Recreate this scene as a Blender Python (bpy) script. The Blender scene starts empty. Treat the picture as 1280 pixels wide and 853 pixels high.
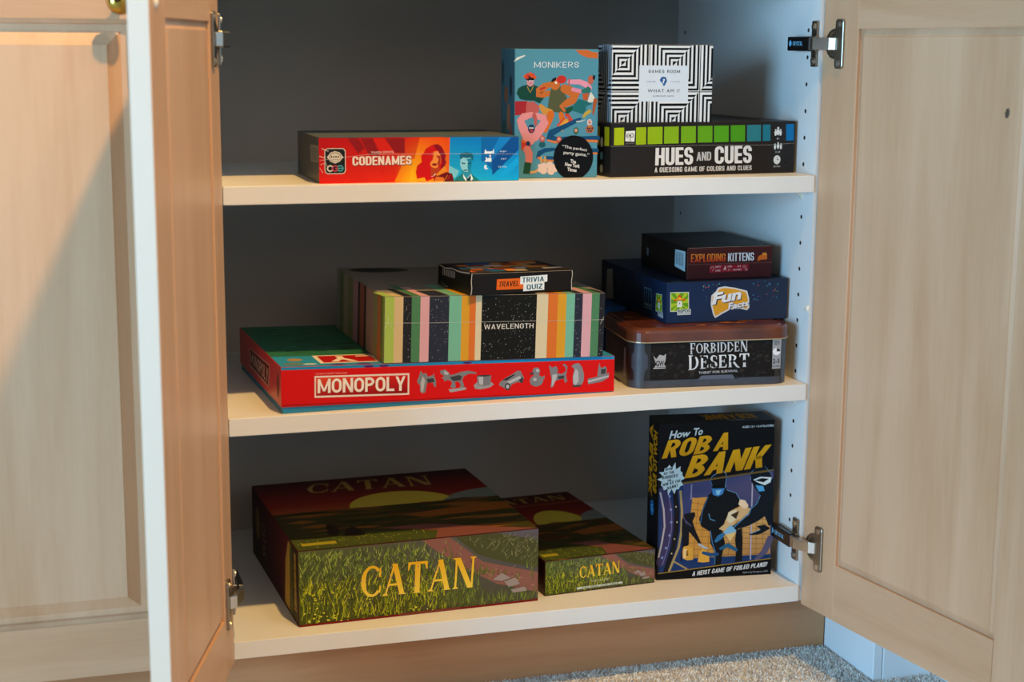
import bpy, bmesh, math, random
from mathutils import Vector, Matrix

# ------------------------------------------------------------------ camera, light, exposure
sc = bpy.context.scene
COL = sc.collection
random.seed(7)

cam_d = bpy.data.cameras.new('camera')
cam = bpy.data.objects.new('camera', cam_d)
COL.objects.link(cam)
sc.camera = cam
YAW, PITCH, ROLL = 0.3006, 0.1806, 0.0065
F = Vector((math.sin(YAW)*math.cos(PITCH), math.cos(YAW)*math.cos(PITCH), -math.sin(PITCH)))
Rv = Vector((math.cos(YAW), -math.sin(YAW), 0))
Uv = Rv.cross(F)
R2 = Rv*math.cos(ROLL) + Uv*math.sin(ROLL)
U2 = -Rv*math.sin(ROLL) + Uv*math.cos(ROLL)
m = Matrix((R2, U2, -F)).transposed().to_4x4()
m.translation = (-0.2120, -1.7350, 0.6621)
cam.matrix_world = m
cam_d.sensor_width = 36
cam_d.lens = 2008.5/1280*36
cam_d.clip_start = 0.01
cam_d.dof.use_dof = True
cam_d.dof.focus_distance = 1.92
cam_d.dof.aperture_fstop = 4.5

world = bpy.data.worlds.new('world')
sc.world = world
world.use_nodes = True
bg = world.node_tree.nodes['Background']
bg.inputs[0].default_value = (0.95, 0.85, 0.72, 1)
bg.inputs[1].default_value = 0.035

def area(name, loc, target, sx, sy, power, col, spread=180):
    l = bpy.data.lights.new(name, 'AREA')
    l.shape = 'RECTANGLE'; l.size = sx; l.size_y = sy
    l.energy = power; l.color = col; l.spread = math.radians(spread)
    o = bpy.data.objects.new(name, l); COL.objects.link(o)
    o.location = loc
    o.rotation_euler = (Vector(target)-Vector(loc)).to_track_quat('-Z', 'Y').to_euler()
    return o

def can(name, loc, target, power, col, rad=0.04, angle=110, blend=0.6):
    l = bpy.data.lights.new(name, 'SPOT')
    l.energy = power; l.color = col; l.shadow_soft_size = rad
    l.spot_size = math.radians(angle); l.spot_blend = blend
    o = bpy.data.objects.new(name, l); COL.objects.link(o)
    o.location = loc
    o.rotation_euler = (Vector(target)-Vector(loc)).to_track_quat('-Z', 'Y').to_euler()
    return o

# daylight from a window in the left wall of the room, cool
area('window_daylight', (-2.6, -1.85, 0.62), (0.7, 0.1, 0.3), 1.6, 1.3, 185, (0.31, 0.66, 1.0))
# recessed ceiling lamps, warm
can('ceiling_lamp', (0.38, -0.98, 2.25), (-0.10, 0.0, 0.25), 215, (1.0, 0.60, 0.19), angle=58, blend=1.0)
can('ceiling_lamp', (0.80, -0.95, 2.25), (0.35, -0.05, 0.1), 22, (1.0, 0.62, 0.24), angle=80, blend=0.8)
# unseen fill light added for the rest of the room behind the camera
area('room_fill', (0.6, -3.4, 1.7), (0.35, 0.0, 0.25), 2.6, 1.2, 20, (1.0, 0.84, 0.68))

vs = sc.view_settings
vs.view_transform = 'Standard'
vs.look = 'None'
vs.gamma = 1.0
vs.use_curve_mapping = False
vs.exposure = -0.33

# ------------------------------------------------------------------ materials
def lin(c):
    if isinstance(c, str):
        c = c.lstrip('#'); c = [int(c[i:i+2], 16) for i in (0, 2, 4)]
    o = []
    for v in c[:3]:
        v /= 255.0
        o.append(v/12.92 if v <= 0.04045 else ((v+0.055)/1.055)**2.4)
    return (o[0], o[1], o[2], 1.0)

MATS = {}
def nodes_of(name):
    mt = bpy.data.materials.new(name); mt.use_nodes = True
    nt = mt.node_tree
    return mt, nt, nt.nodes, nt.links, nt.nodes['Principled BSDF']

def mat(name, col, rough=0.5, metal=0.0, noise=0.0, nscale=30, bump=0.0, bscale=200, coat=0.0, spec=0.5):
    if name in MATS: return MATS[name]
    mt, nt, N, L, p = nodes_of(name)
    c = lin(col)
    p.inputs['Base Color'].default_value = c
    p.inputs['Roughness'].default_value = rough
    p.inputs['Metallic'].default_value = metal
    p.inputs['Specular IOR Level'].default_value = spec
    p.inputs['Coat Weight'].default_value = coat
    p.inputs['Coat Roughness'].default_value = 0.08
    if noise or bump:
        tc = N.new('ShaderNodeTexCoord')
    if noise:
        n = N.new('ShaderNodeTexNoise'); n.inputs['Scale'].default_value = nscale; n.inputs['Detail'].default_value = 4
        L.new(tc.outputs['Object'], n.inputs['Vector'])
        r = N.new('ShaderNodeValToRGB')
        r.color_ramp.elements[0].position = 0.3; r.color_ramp.elements[1].position = 0.7
        r.color_ramp.elements[0].color = tuple(max(0, v*(1-noise)) for v in c[:3])+(1,)
        r.color_ramp.elements[1].color = tuple(min(1, v*(1+noise)) for v in c[:3])+(1,)
        L.new(n.outputs['Fac'], r.inputs['Fac']); L.new(r.outputs['Color'], p.inputs['Base Color'])
    if bump:
        n2 = N.new('ShaderNodeTexNoise'); n2.inputs['Scale'].default_value = bscale; n2.inputs['Detail'].default_value = 3
        L.new(tc.outputs['Object'], n2.inputs['Vector'])
        b = N.new('ShaderNodeBump'); b.inputs['Strength'].default_value = bump; b.inputs['Distance'].default_value = 0.002
        L.new(n2.outputs['Fac'], b.inputs['Height']); L.new(b.outputs['Normal'], p.inputs['Normal'])
    MATS[name] = mt
    return mt

def wood(name, c1, c2, along='z', rough=0.42):
    """pale maple: fine streaks along the grain, broad tone drift, a few darker figures"""
    if name in MATS: return MATS[name]
    mt, nt, N, L, p = nodes_of(name)
    p.inputs['Roughness'].default_value = rough
    tc = N.new('ShaderNodeTexCoord')
    mp = N.new('ShaderNodeMapping')
    mp.inputs['Scale'].default_value = {'z': (9, 9, 0.7), 'x': (0.7, 9, 9)}[along]
    L.new(tc.outputs['Object'], mp.inputs['Vector'])
    n1 = N.new('ShaderNodeTexNoise'); n1.inputs['Scale'].default_value = 2.2; n1.inputs['Detail'].default_value = 5; n1.inputs['Distortion'].default_value = 0.6
    n2 = N.new('ShaderNodeTexNoise'); n2.inputs['Scale'].default_value = 22; n2.inputs['Detail'].default_value = 6; n2.inputs['Roughness'].default_value = 0.6
    L.new(mp.outputs['Vector'], n1.inputs['Vector']); L.new(mp.outputs['Vector'], n2.inputs['Vector'])
    mx = N.new('ShaderNodeMath'); mx.operation = 'MULTIPLY_ADD'; mx.inputs[1].default_value = 0.22
    L.new(n2.outputs['Fac'], mx.inputs[0])
    m2 = N.new('ShaderNodeMath'); m2.operation = 'MULTIPLY'; m2.inputs[1].default_value = 0.78
    L.new(n1.outputs['Fac'], m2.inputs[0]); L.new(m2.outputs[0], mx.inputs[2])
    r = N.new('ShaderNodeValToRGB')
    r.color_ramp.elements[0].position = 0.33; r.color_ramp.elements[1].position = 0.62
    r.color_ramp.elements[0].color = lin(c2); r.color_ramp.elements[1].color = lin(c1)
    L.new(mx.outputs[0], r.inputs['Fac']); L.new(r.outputs['Color'], p.inputs['Base Color'])
    b = N.new('ShaderNodeBump'); b.inputs['Strength'].default_value = 0.06; b.inputs['Distance'].default_value = 0.001
    L.new(n2.outputs['Fac'], b.inputs['Height']); L.new(b.outputs['Normal'], p.inputs['Normal'])
    MATS[name] = mt
    return mt

def ink(name, rough, coat, bump):
    """printed paper: the flat ink colours sit on the faces as a colour attribute"""
    if name in MATS: return MATS[name]
    mt, nt, N, L, p = nodes_of(name)
    a = N.new('ShaderNodeAttribute'); a.attribute_name = 'ink'
    L.new(a.outputs['Color'], p.inputs['Base Color'])
    p.inputs['Roughness'].default_value = rough
    p.inputs['Specular IOR Level'].default_value = 0.12
    p.inputs['Coat Weight'].default_value = coat
    p.inputs['Coat Roughness'].default_value = 0.12
    if bump:
        tc = N.new('ShaderNodeTexCoord'); n2 = N.new('ShaderNodeTexNoise')
        n2.inputs['Scale'].default_value = 45; n2.inputs['Detail'].default_value = 2
        L.new(tc.outputs['Object'], n2.inputs['Vector'])
        b = N.new('ShaderNodeBump'); b.inputs['Strength'].default_value = bump; b.inputs['Distance'].default_value = 0.003
        L.new(n2.outputs['Fac'], b.inputs['Height']); L.new(b.outputs['Normal'], p.inputs['Coat Normal'])
    MATS[name] = mt
    return mt

MAPLE_V = wood('maple_vertical_grain', '#d3a884', '#c2946e')
MAPLE_H = wood('maple_horizontal_grain', '#d1a682', '#c0926c', 'x')
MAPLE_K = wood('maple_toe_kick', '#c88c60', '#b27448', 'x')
MELAMINE = mat('white_melamine', '#e3e1dd', 0.45, noise=0.02, nscale=8)
INTERIOR = mat('white_melamine_shade_darkened', '#b3aaa0', 0.5, noise=0.03, nscale=5)  # white back panel colour darkened to paint in the cabinet's inner shade
EDGE = mat('maple_edge_sheen', '#dcc6b0', 0.5)  # maple door edge made paler to paint in its daylight sheen
PAINT = mat('white_trim_paint', '#e6e6e6', 0.4, bump=0.05, bscale=60)
WALLP = mat('white_wall_paint', '#dcdad6', 0.7, bump=0.1, bscale=300)
NICKEL = mat('polished_nickel', '#d0cbc2', 0.32, 1.0)
DARKNICKEL = mat('dark_nickel', '#a49a8c', 0.34, 1.0)
BLACKP = mat('black_plastic', '#101012', 0.25)
BRASS = mat('polished_brass', '#c79a45', 0.15, 1.0)
CARPETM = mat('cream_carpet_backing', '#d8cdc2', 0.95, noise=0.15, nscale=120)
FIBRE = mat('cream_carpet_fibre', '#f0e8e0', 0.9, noise=0.25, nscale=90)
CLEARP = mat('clear_plastic_peg', '#e8e0cf', 0.2)
CARD_IN = mat('grey_cardboard', '#8a7d6d', 0.8)
PAPER = ink('printed_paper', 0.5, 0.02, 0.0)
WRAP = ink('printed_paper_under_film', 0.45, 0.05, 0.2)

# ------------------------------------------------------------------ mesh helpers
def obj(name, verts, faces, material, parent=None, smooth=False, bevel=0.0, seg=2):
    me = bpy.data.meshes.new(name)
    me.from_pydata([tuple(v) for v in verts], [], faces)
    me.validate(); me.update()
    return finish(name, me, material, parent, smooth, bevel, seg)

def finish(name, me, material, parent=None, smooth=False, bevel=0.0, seg=2):
    bm = bmesh.new(); bm.from_mesh(me)
    bmesh.ops.recalc_face_normals(bm, faces=bm.faces)
    if bevel:
        bmesh.ops.bevel(bm, geom=[e for e in bm.edges if e.calc_face_angle(0) > 0.5], offset=bevel, segments=seg, affect='EDGES', profile=0.5)
    bm.to_mesh(me); bm.free()
    if smooth:
        for p in me.polygons: p.use_smooth = True
    me.materials.append(material)
    o = bpy.data.objects.new(name, me); COL.objects.link(o)
    if parent: o.parent = parent
    return o

class MB:
    """collects simple solids into one mesh"""
    def __init__(s): s.v = []; s.f = []
    def add(s, v, f):
        n = len(s.v); s.v += [tuple(x) for x in v]; s.f += [tuple(i+n for i in q) for q in f]; return s
    def box(s, x0, y0, z0, x1, y1, z1):
        return s.add([(x0,y0,z0),(x1,y0,z0),(x1,y1,z0),(x0,y1,z0),(x0,y0,z1),(x1,y0,z1),(x1,y1,z1),(x0,y1,z1)],
                     [(0,3,2,1),(4,5,6,7),(0,1,5,4),(1,2,6,5),(2,3,7,6),(3,0,4,7)])
    def hexa(s, pts):
        return s.add(pts, [(0,3,2,1),(4,5,6,7),(0,1,5,4),(1,2,6,5),(2,3,7,6),(3,0,4,7)])
    def cyl(s, c, ax, r, h, n=20, r2=None):
        r2 = r if r2 is None else r2
        ax = Vector(ax).normalized(); a = ax.orthogonal().normalized(); b = ax.cross(a); c = Vector(c)
        v = [c+(a*math.cos(2*math.pi*i/n)+b*math.sin(2*math.pi*i/n))*r for i in range(n)]
        v += [c+ax*h+(a*math.cos(2*math.pi*i/n)+b*math.sin(2*math.pi*i/n))*r2 for i in range(n)]
        f = [(i, (i+1) % n, n+(i+1) % n, n+i) for i in range(n)]+[tuple(range(n-1, -1, -1)), tuple(range(n, 2*n))]
        return s.add(v, f)
    def lathe(s, c, ax, prof, n=24):
        ax = Vector(ax).normalized(); a = ax.orthogonal().normalized(); b = ax.cross(a); c = Vector(c)
        v = []; k = len(prof)
        for i in range(n):
            d = a*math.cos(2*math.pi*i/n)+b*math.sin(2*math.pi*i/n)
            v += [c+ax*h+d*r for r, h in prof]
        f = [(i*k+j, ((i+1) % n)*k+j, ((i+1) % n)*k+j+1, i*k+j+1) for i in range(n) for j in range(k-1)]
        return s.add(v, f)
    def loft(s, loops, cap=True):
        n = len(loops[0]); v = [p for l in loops for p in l]
        f = [(k*n+i, k*n+(i+1) % n, (k+1)*n+(i+1) % n, (k+1)*n+i) for k in range(len(loops)-1) for i in range(n)]
        if cap: f += [tuple(range(n-1, -1, -1)), tuple(range((len(loops)-1)*n, len(loops)*n))]
        return s.add(v, f)
    def build(s, name, material, parent=None, **kw):
        return obj(name, s.v, s.f, material, parent, **kw)

def thing(name, label, cat, loc=(0, 0, 0), rz=0.0, ry=0.0, group=None):
    o = bpy.data.objects.new(name, None); COL.objects.link(o)
    o.empty_display_size = 0.02
    o.location = loc; o.rotation_euler = (0, ry, rz)
    o['label'] = label; o['category'] = cat
    if group: o['group'] = group
    return o

def struct(o, label=None):
    o['kind'] = 'structure'
    if label: o['label'] = label
    return o

# ------------------------------------------------------------------ flat print on the faces of boxes (millimetres on the face)
TEXTS = {}
def text_mesh(s, bold=0.0, gap=1.0):
    key = (s, bold, gap)
    if key in TEXTS: return TEXTS[key]
    cu = bpy.data.curves.new('lettering', 'FONT'); cu.body = s; cu.offset = bold; cu.resolution_u = 3; cu.space_character = gap
    cu.fill_mode = 'FRONT'
    o = bpy.data.objects.new('lettering', cu); COL.objects.link(o)
    me = bpy.data.meshes.new_from_object(o)
    v = [(p.co.x, p.co.y) for p in me.vertices]; f = [tuple(p.vertices) for p in me.polygons]
    bpy.data.objects.remove(o); bpy.data.curves.remove(cu); bpy.data.meshes.remove(me)
    x0 = min(p[0] for p in v); x1 = max(p[0] for p in v); y0 = min(p[1] for p in v); y1 = max(p[1] for p in v)
    v = [((x-x0)/(x1-x0), (y-y0)/(y1-y0)) for x, y in v]
    TEXTS[key] = (v, f)
    return TEXTS[key]

def _arc(cx, cy, rx, ry, a0, a1, wfun, n=14):
    P = []; Q = []
    for i in range(n+1):
        a = math.radians(a0+(a1-a0)*i/n); w = wfun(math.cos(a))
        P.append((cx+rx*math.cos(a), cy+ry*math.sin(a))); Q.append((cx+(rx-w)*math.cos(a), cy+(ry-min(w, 0.09))*math.sin(a)))
    return [[P[i], P[i+1], Q[i+1], Q[i]] for i in range(n)]
def _st(x0, y0, x1, y1, w): return [[(x0-w/2, y0), (x0+w/2, y0), (x1+w/2, y1), (x1-w/2, y1)]]
def _sf(x, y, w, up): return [[(x-w/2, y), (x+w/2, y), (x+w*0.22, y+0.06*up), (x-w*0.22, y+0.06*up)]]
T_, t_ = 0.17, 0.065
fat = lambda c: t_+(T_-t_)*abs(c)
SERIF = {  # width, polygons in a unit-high cell
 'C': (0.78, _arc(.42, .5, .40, .5, 45, 315, fat)+[[(.66, .62), (.74, .62), (.74, .95), (.69, .88)], [(.66, .14), (.72, .10), (.75, .34), (.69, .34)]]),
 'A': (0.86, _st(.10, 0, .42, 1, .07)+_st(.72, 0, .42, 1, .19)+_st(.2, .30, .2, .37, .0)+[[(.2, .30), (.64, .30), (.62, .37), (.22, .37)]]+_sf(.10, 0, .24, 1)+_sf(.72, 0, .30, 1)),
 'T': (0.76, _st(.38, 0, .38, 1, .19)+[[(.02, .92), (.74, .92), (.74, 1), (.02, 1)], [(.02, .74), (.06, .74), (.13, .93), (.02, .93)], [(.74, .74), (.70, .74), (.63, .93), (.74, .93)]]+_sf(.38, 0, .34, 1)),
 'N': (0.92, _st(.14, 0, .14, 1, .075)+_st(.76, 0, .76, 1, .075)+_st(.70, 0, .18, 1, .20)+_sf(.14, 0, .24, 1)+_sf(.76, 1, .26, -1)+_sf(.12, 1, .24, -1)),
 'O': (0.84, _arc(.42, .5, .41, .5, 0, 360, fat, 22)),
 'F': (0.66, _st(.16, 0, .16, 1, T_)+[[(.16, .93), (.60, .93), (.60, 1), (.16, 1)], [(.60, .72), (.56, .72), (.50, .94), (.60, .94)], [(.16, .47), (.46, .47), (.46, .54), (.16, .54)], [(.43, .38), (.47, .38), (.47, .64), (.43, .64)]]+_sf(.16, 0, .34, 1)+_sf(.10, 1, .2, -1)),
 'E': (0.70, _st(.16, 0, .16, 1, T_)+[[(.16, .93), (.60, .93), (.60, 1), (.16, 1)], [(.60, .74), (.56, .74), (.50, .94), (.60, .94)], [(.16, .47), (.46, .47), (.46, .54), (.16, .54)], [(.43, .38), (.47, .38), (.47, .64), (.43, .64)], [(.16, 0), (.62, 0), (.64, .07), (.16, .07)], [(.64, .28), (.60, .28), (.52, .06), (.63, .06)]]+_sf(.10, 0, .2, 1)+_sf(.10, 1, .2, -1)),
 'I': (0.36, _st(.18, 0, .18, 1, T_)+_sf(.18, 0, .34, 1)+_sf(.18, 1, .34, -1)),
 'D': (0.82, _st(.16, 0, .16, 1, T_)+_arc(.30, .5, .46, .5, -90, 90, fat)+[[(.16, .93), (.31, .93), (.31, 1), (.16, 1)], [(.16, 0), (.31, 0), (.31, .07), (.16, .07)]]+_sf(.10, 0, .2, 1)+_sf(.10, 1, .2, -1)),
 'B': (0.74, _st(.16, 0, .16, 1, T_)+_arc(.28, .755, .34, .245, -90, 90, fat)+_arc(.28, .265, .40, .265, -90, 90, fat)+[[(.16, .93), (.29, .93), (.29, 1), (.16, 1)], [(.16, 0), (.29, 0), (.29, .07), (.16, .07)], [(.16, .47), (.29, .47), (.29, .54), (.16, .54)]]+_sf(.10, 0, .2, 1)+_sf(.10, 1, .2, -1)),
 'R': (0.82, _st(.16, 0, .16, 1, T_)+_arc(.28, .74, .36, .26, -90, 90, fat)+_st(.74, -.02, .36, .50, .18)+[[(.16, .93), (.29, .93), (.29, 1), (.16, 1)], [(.16, .46), (.29, .46), (.29, .53), (.16, .53)], [(.66, -.02), (.92, -.10), (.84, .02), (.7, .08)]]+_sf(.16, 0, .32, 1)+_sf(.10, 1, .2, -1)),
 'S': (0.62, _arc(.31, .745, .25, .255, 40, 265, fat)+_arc(.31, .26, .27, .26, -140, 85, fat)+[[(.50, .68), (.55, .68), (.55, .96), (.51, .90)], [(.05, .32), (.10, .32), (.09, .10), (.05, .04)]]),
}

def _rr(x0, y0, x1, y1, rd, n=5):
    P = []
    for cx, cy, a0 in ((x1-rd, y1-rd, 0), (x0+rd, y1-rd, 90), (x0+rd, y0+rd, 180), (x1-rd, y0+rd, 270)):
        for k in range(n+1):
            a = math.radians(a0+90*k/n); P.append((cx+rd*math.cos(a), cy+rd*math.sin(a)))
    return P
def _bowl(x0, y0, x1, y1, s, b, rd, c0, c1, n=5):
    """part of a round-cornered ring: corners c0..c1 counted top right, top left, bottom left, bottom right"""
    O = _rr(x0, y0, x1, y1, rd, n); I = _rr(x0+s, y0+b, x1-s, y1-b, max(rd-min(s, b), 0.02), n)
    a, e = c0*(n+1), (c1+1)*(n+1)-1
    if c1-c0 == 3: idx = [(i, (i+1) % len(O)) for i in range(len(O))]
    else: idx = [(i % len(O), (i+1) % len(O)) for i in range(a, e)]
    return [[O[i], O[j], I[j], I[i]] for i, j in idx]
def _q(x0, y0, x1, y1): return [[(x0, y0), (x1, y0), (x1, y1), (x0, y1)]]
def _d(x0, y0, x1, y1, w): return [[(x0, y0), (x0+w, y0), (x1+w, y1), (x1, y1)]]
def block(ch, w=0.54, s=0.18, b=0.15):
    """heavy upright sans capitals in a unit-high cell; returns advance width and polygons"""
    h = w/2; R_ = min(0.24, w*0.45) if w < 0.6 else min(0.40, w*0.5)
    if ch == 'A': return w*1.06, _d(0, 0, h-s*.5+.03, 1, s)+_d(w*1.06-s, 0, h-s*.5+.03, 1, s)+_q(w*.26, .2, w*.80, .2+b*.9)
    if ch == 'B': return w, _q(0, 0, s, 1)+_bowl(-w*.3, 0, w, .54, s, b, R_, 3, 4)+_bowl(-w*.3, .46, w*.96, 1, s, b, R_, 3, 4)+_q(s, 0, w-R_, b)+_q(s, 1-b, w*.96-R_, 1)+_q(s, .5-b*.5, w-R_, .5+b*.5)
    if ch == 'C': return w, _bowl(0, 0, w, 1, s, b, R_, 0, 3)[:-1] and [q for q in _bowl(0, 0, w, 1, s, b, R_, 0, 2)]+_bowl(0, 0, w, 1, s, b, R_, 3, 3)+_q(R_, 0, w-R_, b)+_q(w-s, .62, w, 1-R_)+_q(w-s, R_, w, .38)
    if ch == 'D': return w, _q(0, 0, s, 1)+_bowl(-w*.3, 0, w, 1, s, b, R_, 3, 4)+_q(s, 0, w-R_, b)+_q(s, 1-b, w-R_, 1)
    if ch == 'E': return w*.86, _q(0, 0, s, 1)+_q(s, 0, w*.86, b)+_q(s, 1-b, w*.86, 1)+_q(s, .5-b*.5, w*.80, .5+b*.5)
    if ch == 'F': return w*.84, _q(0, 0, s, 1)+_q(s, 1-b, w*.84, 1)+_q(s, .5-b*.5, w*.78, .5+b*.5)
    if ch == 'G': return w, _bowl(0, 0, w, 1, s, b, R_, 0, 2)+_bowl(0, 0, w, 1, s, b, R_, 3, 3)+_q(R_, 0, w-R_, b)+_q(w-s, .66, w, 1-R_)+_q(w-s, R_, w, .54)+_q(h, .54-b, w, .54)
    if ch == 'H': return w, _q(0, 0, s, 1)+_q(w-s, 0, w, 1)+_q(s, .5-b*.5, w-s, .5+b*.5)
    if ch == 'I': return s, _q(0, 0, s, 1)
    if ch == 'J': return w*.85, _q(w*.85-s, R_, w*.85, 1)+_bowl(0, 0, w*.85, 1, s, b, R_, 2, 3)
    if ch == 'K': return w*1.04, _q(0, 0, s, 1)+_d(w*1.04-s*1.05, 0, s*.95, .56, s*1.05)+_d(s*.95, .40, w*1.02-s*1.05, 1, s*1.05)
    if ch == 'L': return w*.82, _q(0, 0, s, 1)+_q(s, 0, w*.82, b)
    if ch == 'M': return w*1.3, _q(0, 0, s, 1)+_q(w*1.3-s, 0, w*1.3, 1)+_d(w*.65-s*.42, .12, 0, 1, s*.85)+_d(w*.65-s*.42, .12, w*1.3-s*.85, 1, s*.85)
    if ch == 'N': return w*1.04, _q(0, 0, s, 1)+_q(w*1.04-s, 0, w*1.04, 1)+_d(w*1.04-s*1.02, 0, 0, 1, s*1.02)
    if ch == 'O': return w, _bowl(0, 0, w, 1, s, b, R_, 0, 3)
    if ch == 'P': return w*.96, _q(0, 0, s, 1)+_bowl(-w*.3, .40, w*.96, 1, s, b, R_, 3, 4)+_q(s, .40, w*.96-R_, .40+b)+_q(s, 1-b, w*.96-R_, 1)
    if ch == 'Q': return w, _bowl(0, 0, w, 1, s, b, R_, 0, 3)+_d(w-s*.8, -.06, h, .26, s*.8)
    if ch == 'R': return w, _q(0, 0, s, 1)+_bowl(-w*.3, .42, w*.97, 1, s, b, R_, 3, 4)+_q(s, .42, w*.97-R_, .42+b)+_q(s, 1-b, w*.97-R_, 1)+_d(w-s, 0, h-s*.4, .46, s*1.02)
    if ch == 'S': return w*.96, _bowl(0, .5-b*.5, w*.96, 1, s, b, R_, 0, 2)+_bowl(0, 0, w*.96, .5+b*.5, s, b, R_, 2, 4)+_q(R_, .5-b*.5, w*.96-R_, .5+b*.5)+_q(w*.96-s, .68, w*.96, 1-R_)+_q(0, R_, s, .32)
    if ch == 'T': return w*.92, _q(w*.46-s*.5, 0, w*.46+s*.5, 1-b)+_q(0, 1-b, w*.92, 1)
    if ch == 'U': return w, _q(0, R_, s, 1)+_q(w-s, R_, w, 1)+_bowl(0, 0, w, 1.3, s, b, R_, 2, 3)
    if ch == 'V': return w*1.04, _d(w*.52-s*.5, 0, 0, 1, s)+_d(w*.52-s*.5, 0, w*1.04-s, 1, s)
    if ch == 'W': return w*1.5, _d(w*.38-s*.4, 0, 0, 1, s*.85)+_d(w*.38-s*.4, 0, w*.75-s*.4, .95, s*.8)+_d(w*1.12-s*.4, 0, w*.75-s*.4, .95, s*.8)+_d(w*1.12-s*.4, 0, w*1.5-s*.85, 1, s*.85)
    if ch == 'X': return w*1.02, _d(0, 0, w*1.02-s*1.05, 1, s*1.05)+_d(w*1.02-s*1.05, 0, 0, 1, s*1.05)
    if ch == 'Y': return w*1.02, _q(w*.51-s*.5, 0, w*.51+s*.5, .46)+_d(w*.51-s*.5, .40, 0, 1, s)+_d(w*.51-s*.5, .40, w*1.02-s, 1, s)
    if ch == 'Z': return w*.92, _q(0, 0, w*.92, b)+_q(0, 1-b, w*.92, 1)+_d(0, b*.8, w*.92-s*1.2, 1-b*.8, s*1.2)
    if ch == '!': return s, _q(0, .3, s, 1)+_q(0, 0, s, .18)
    if ch == '.': return s, _q(0, 0, s, .18)
    if ch == '-': return w*.5, _q(0, .42, w*.5, .56)
    if ch == ' ': return w*.42, []
    return w*.5, _q(0, .4, w*.5, .55)

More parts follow.
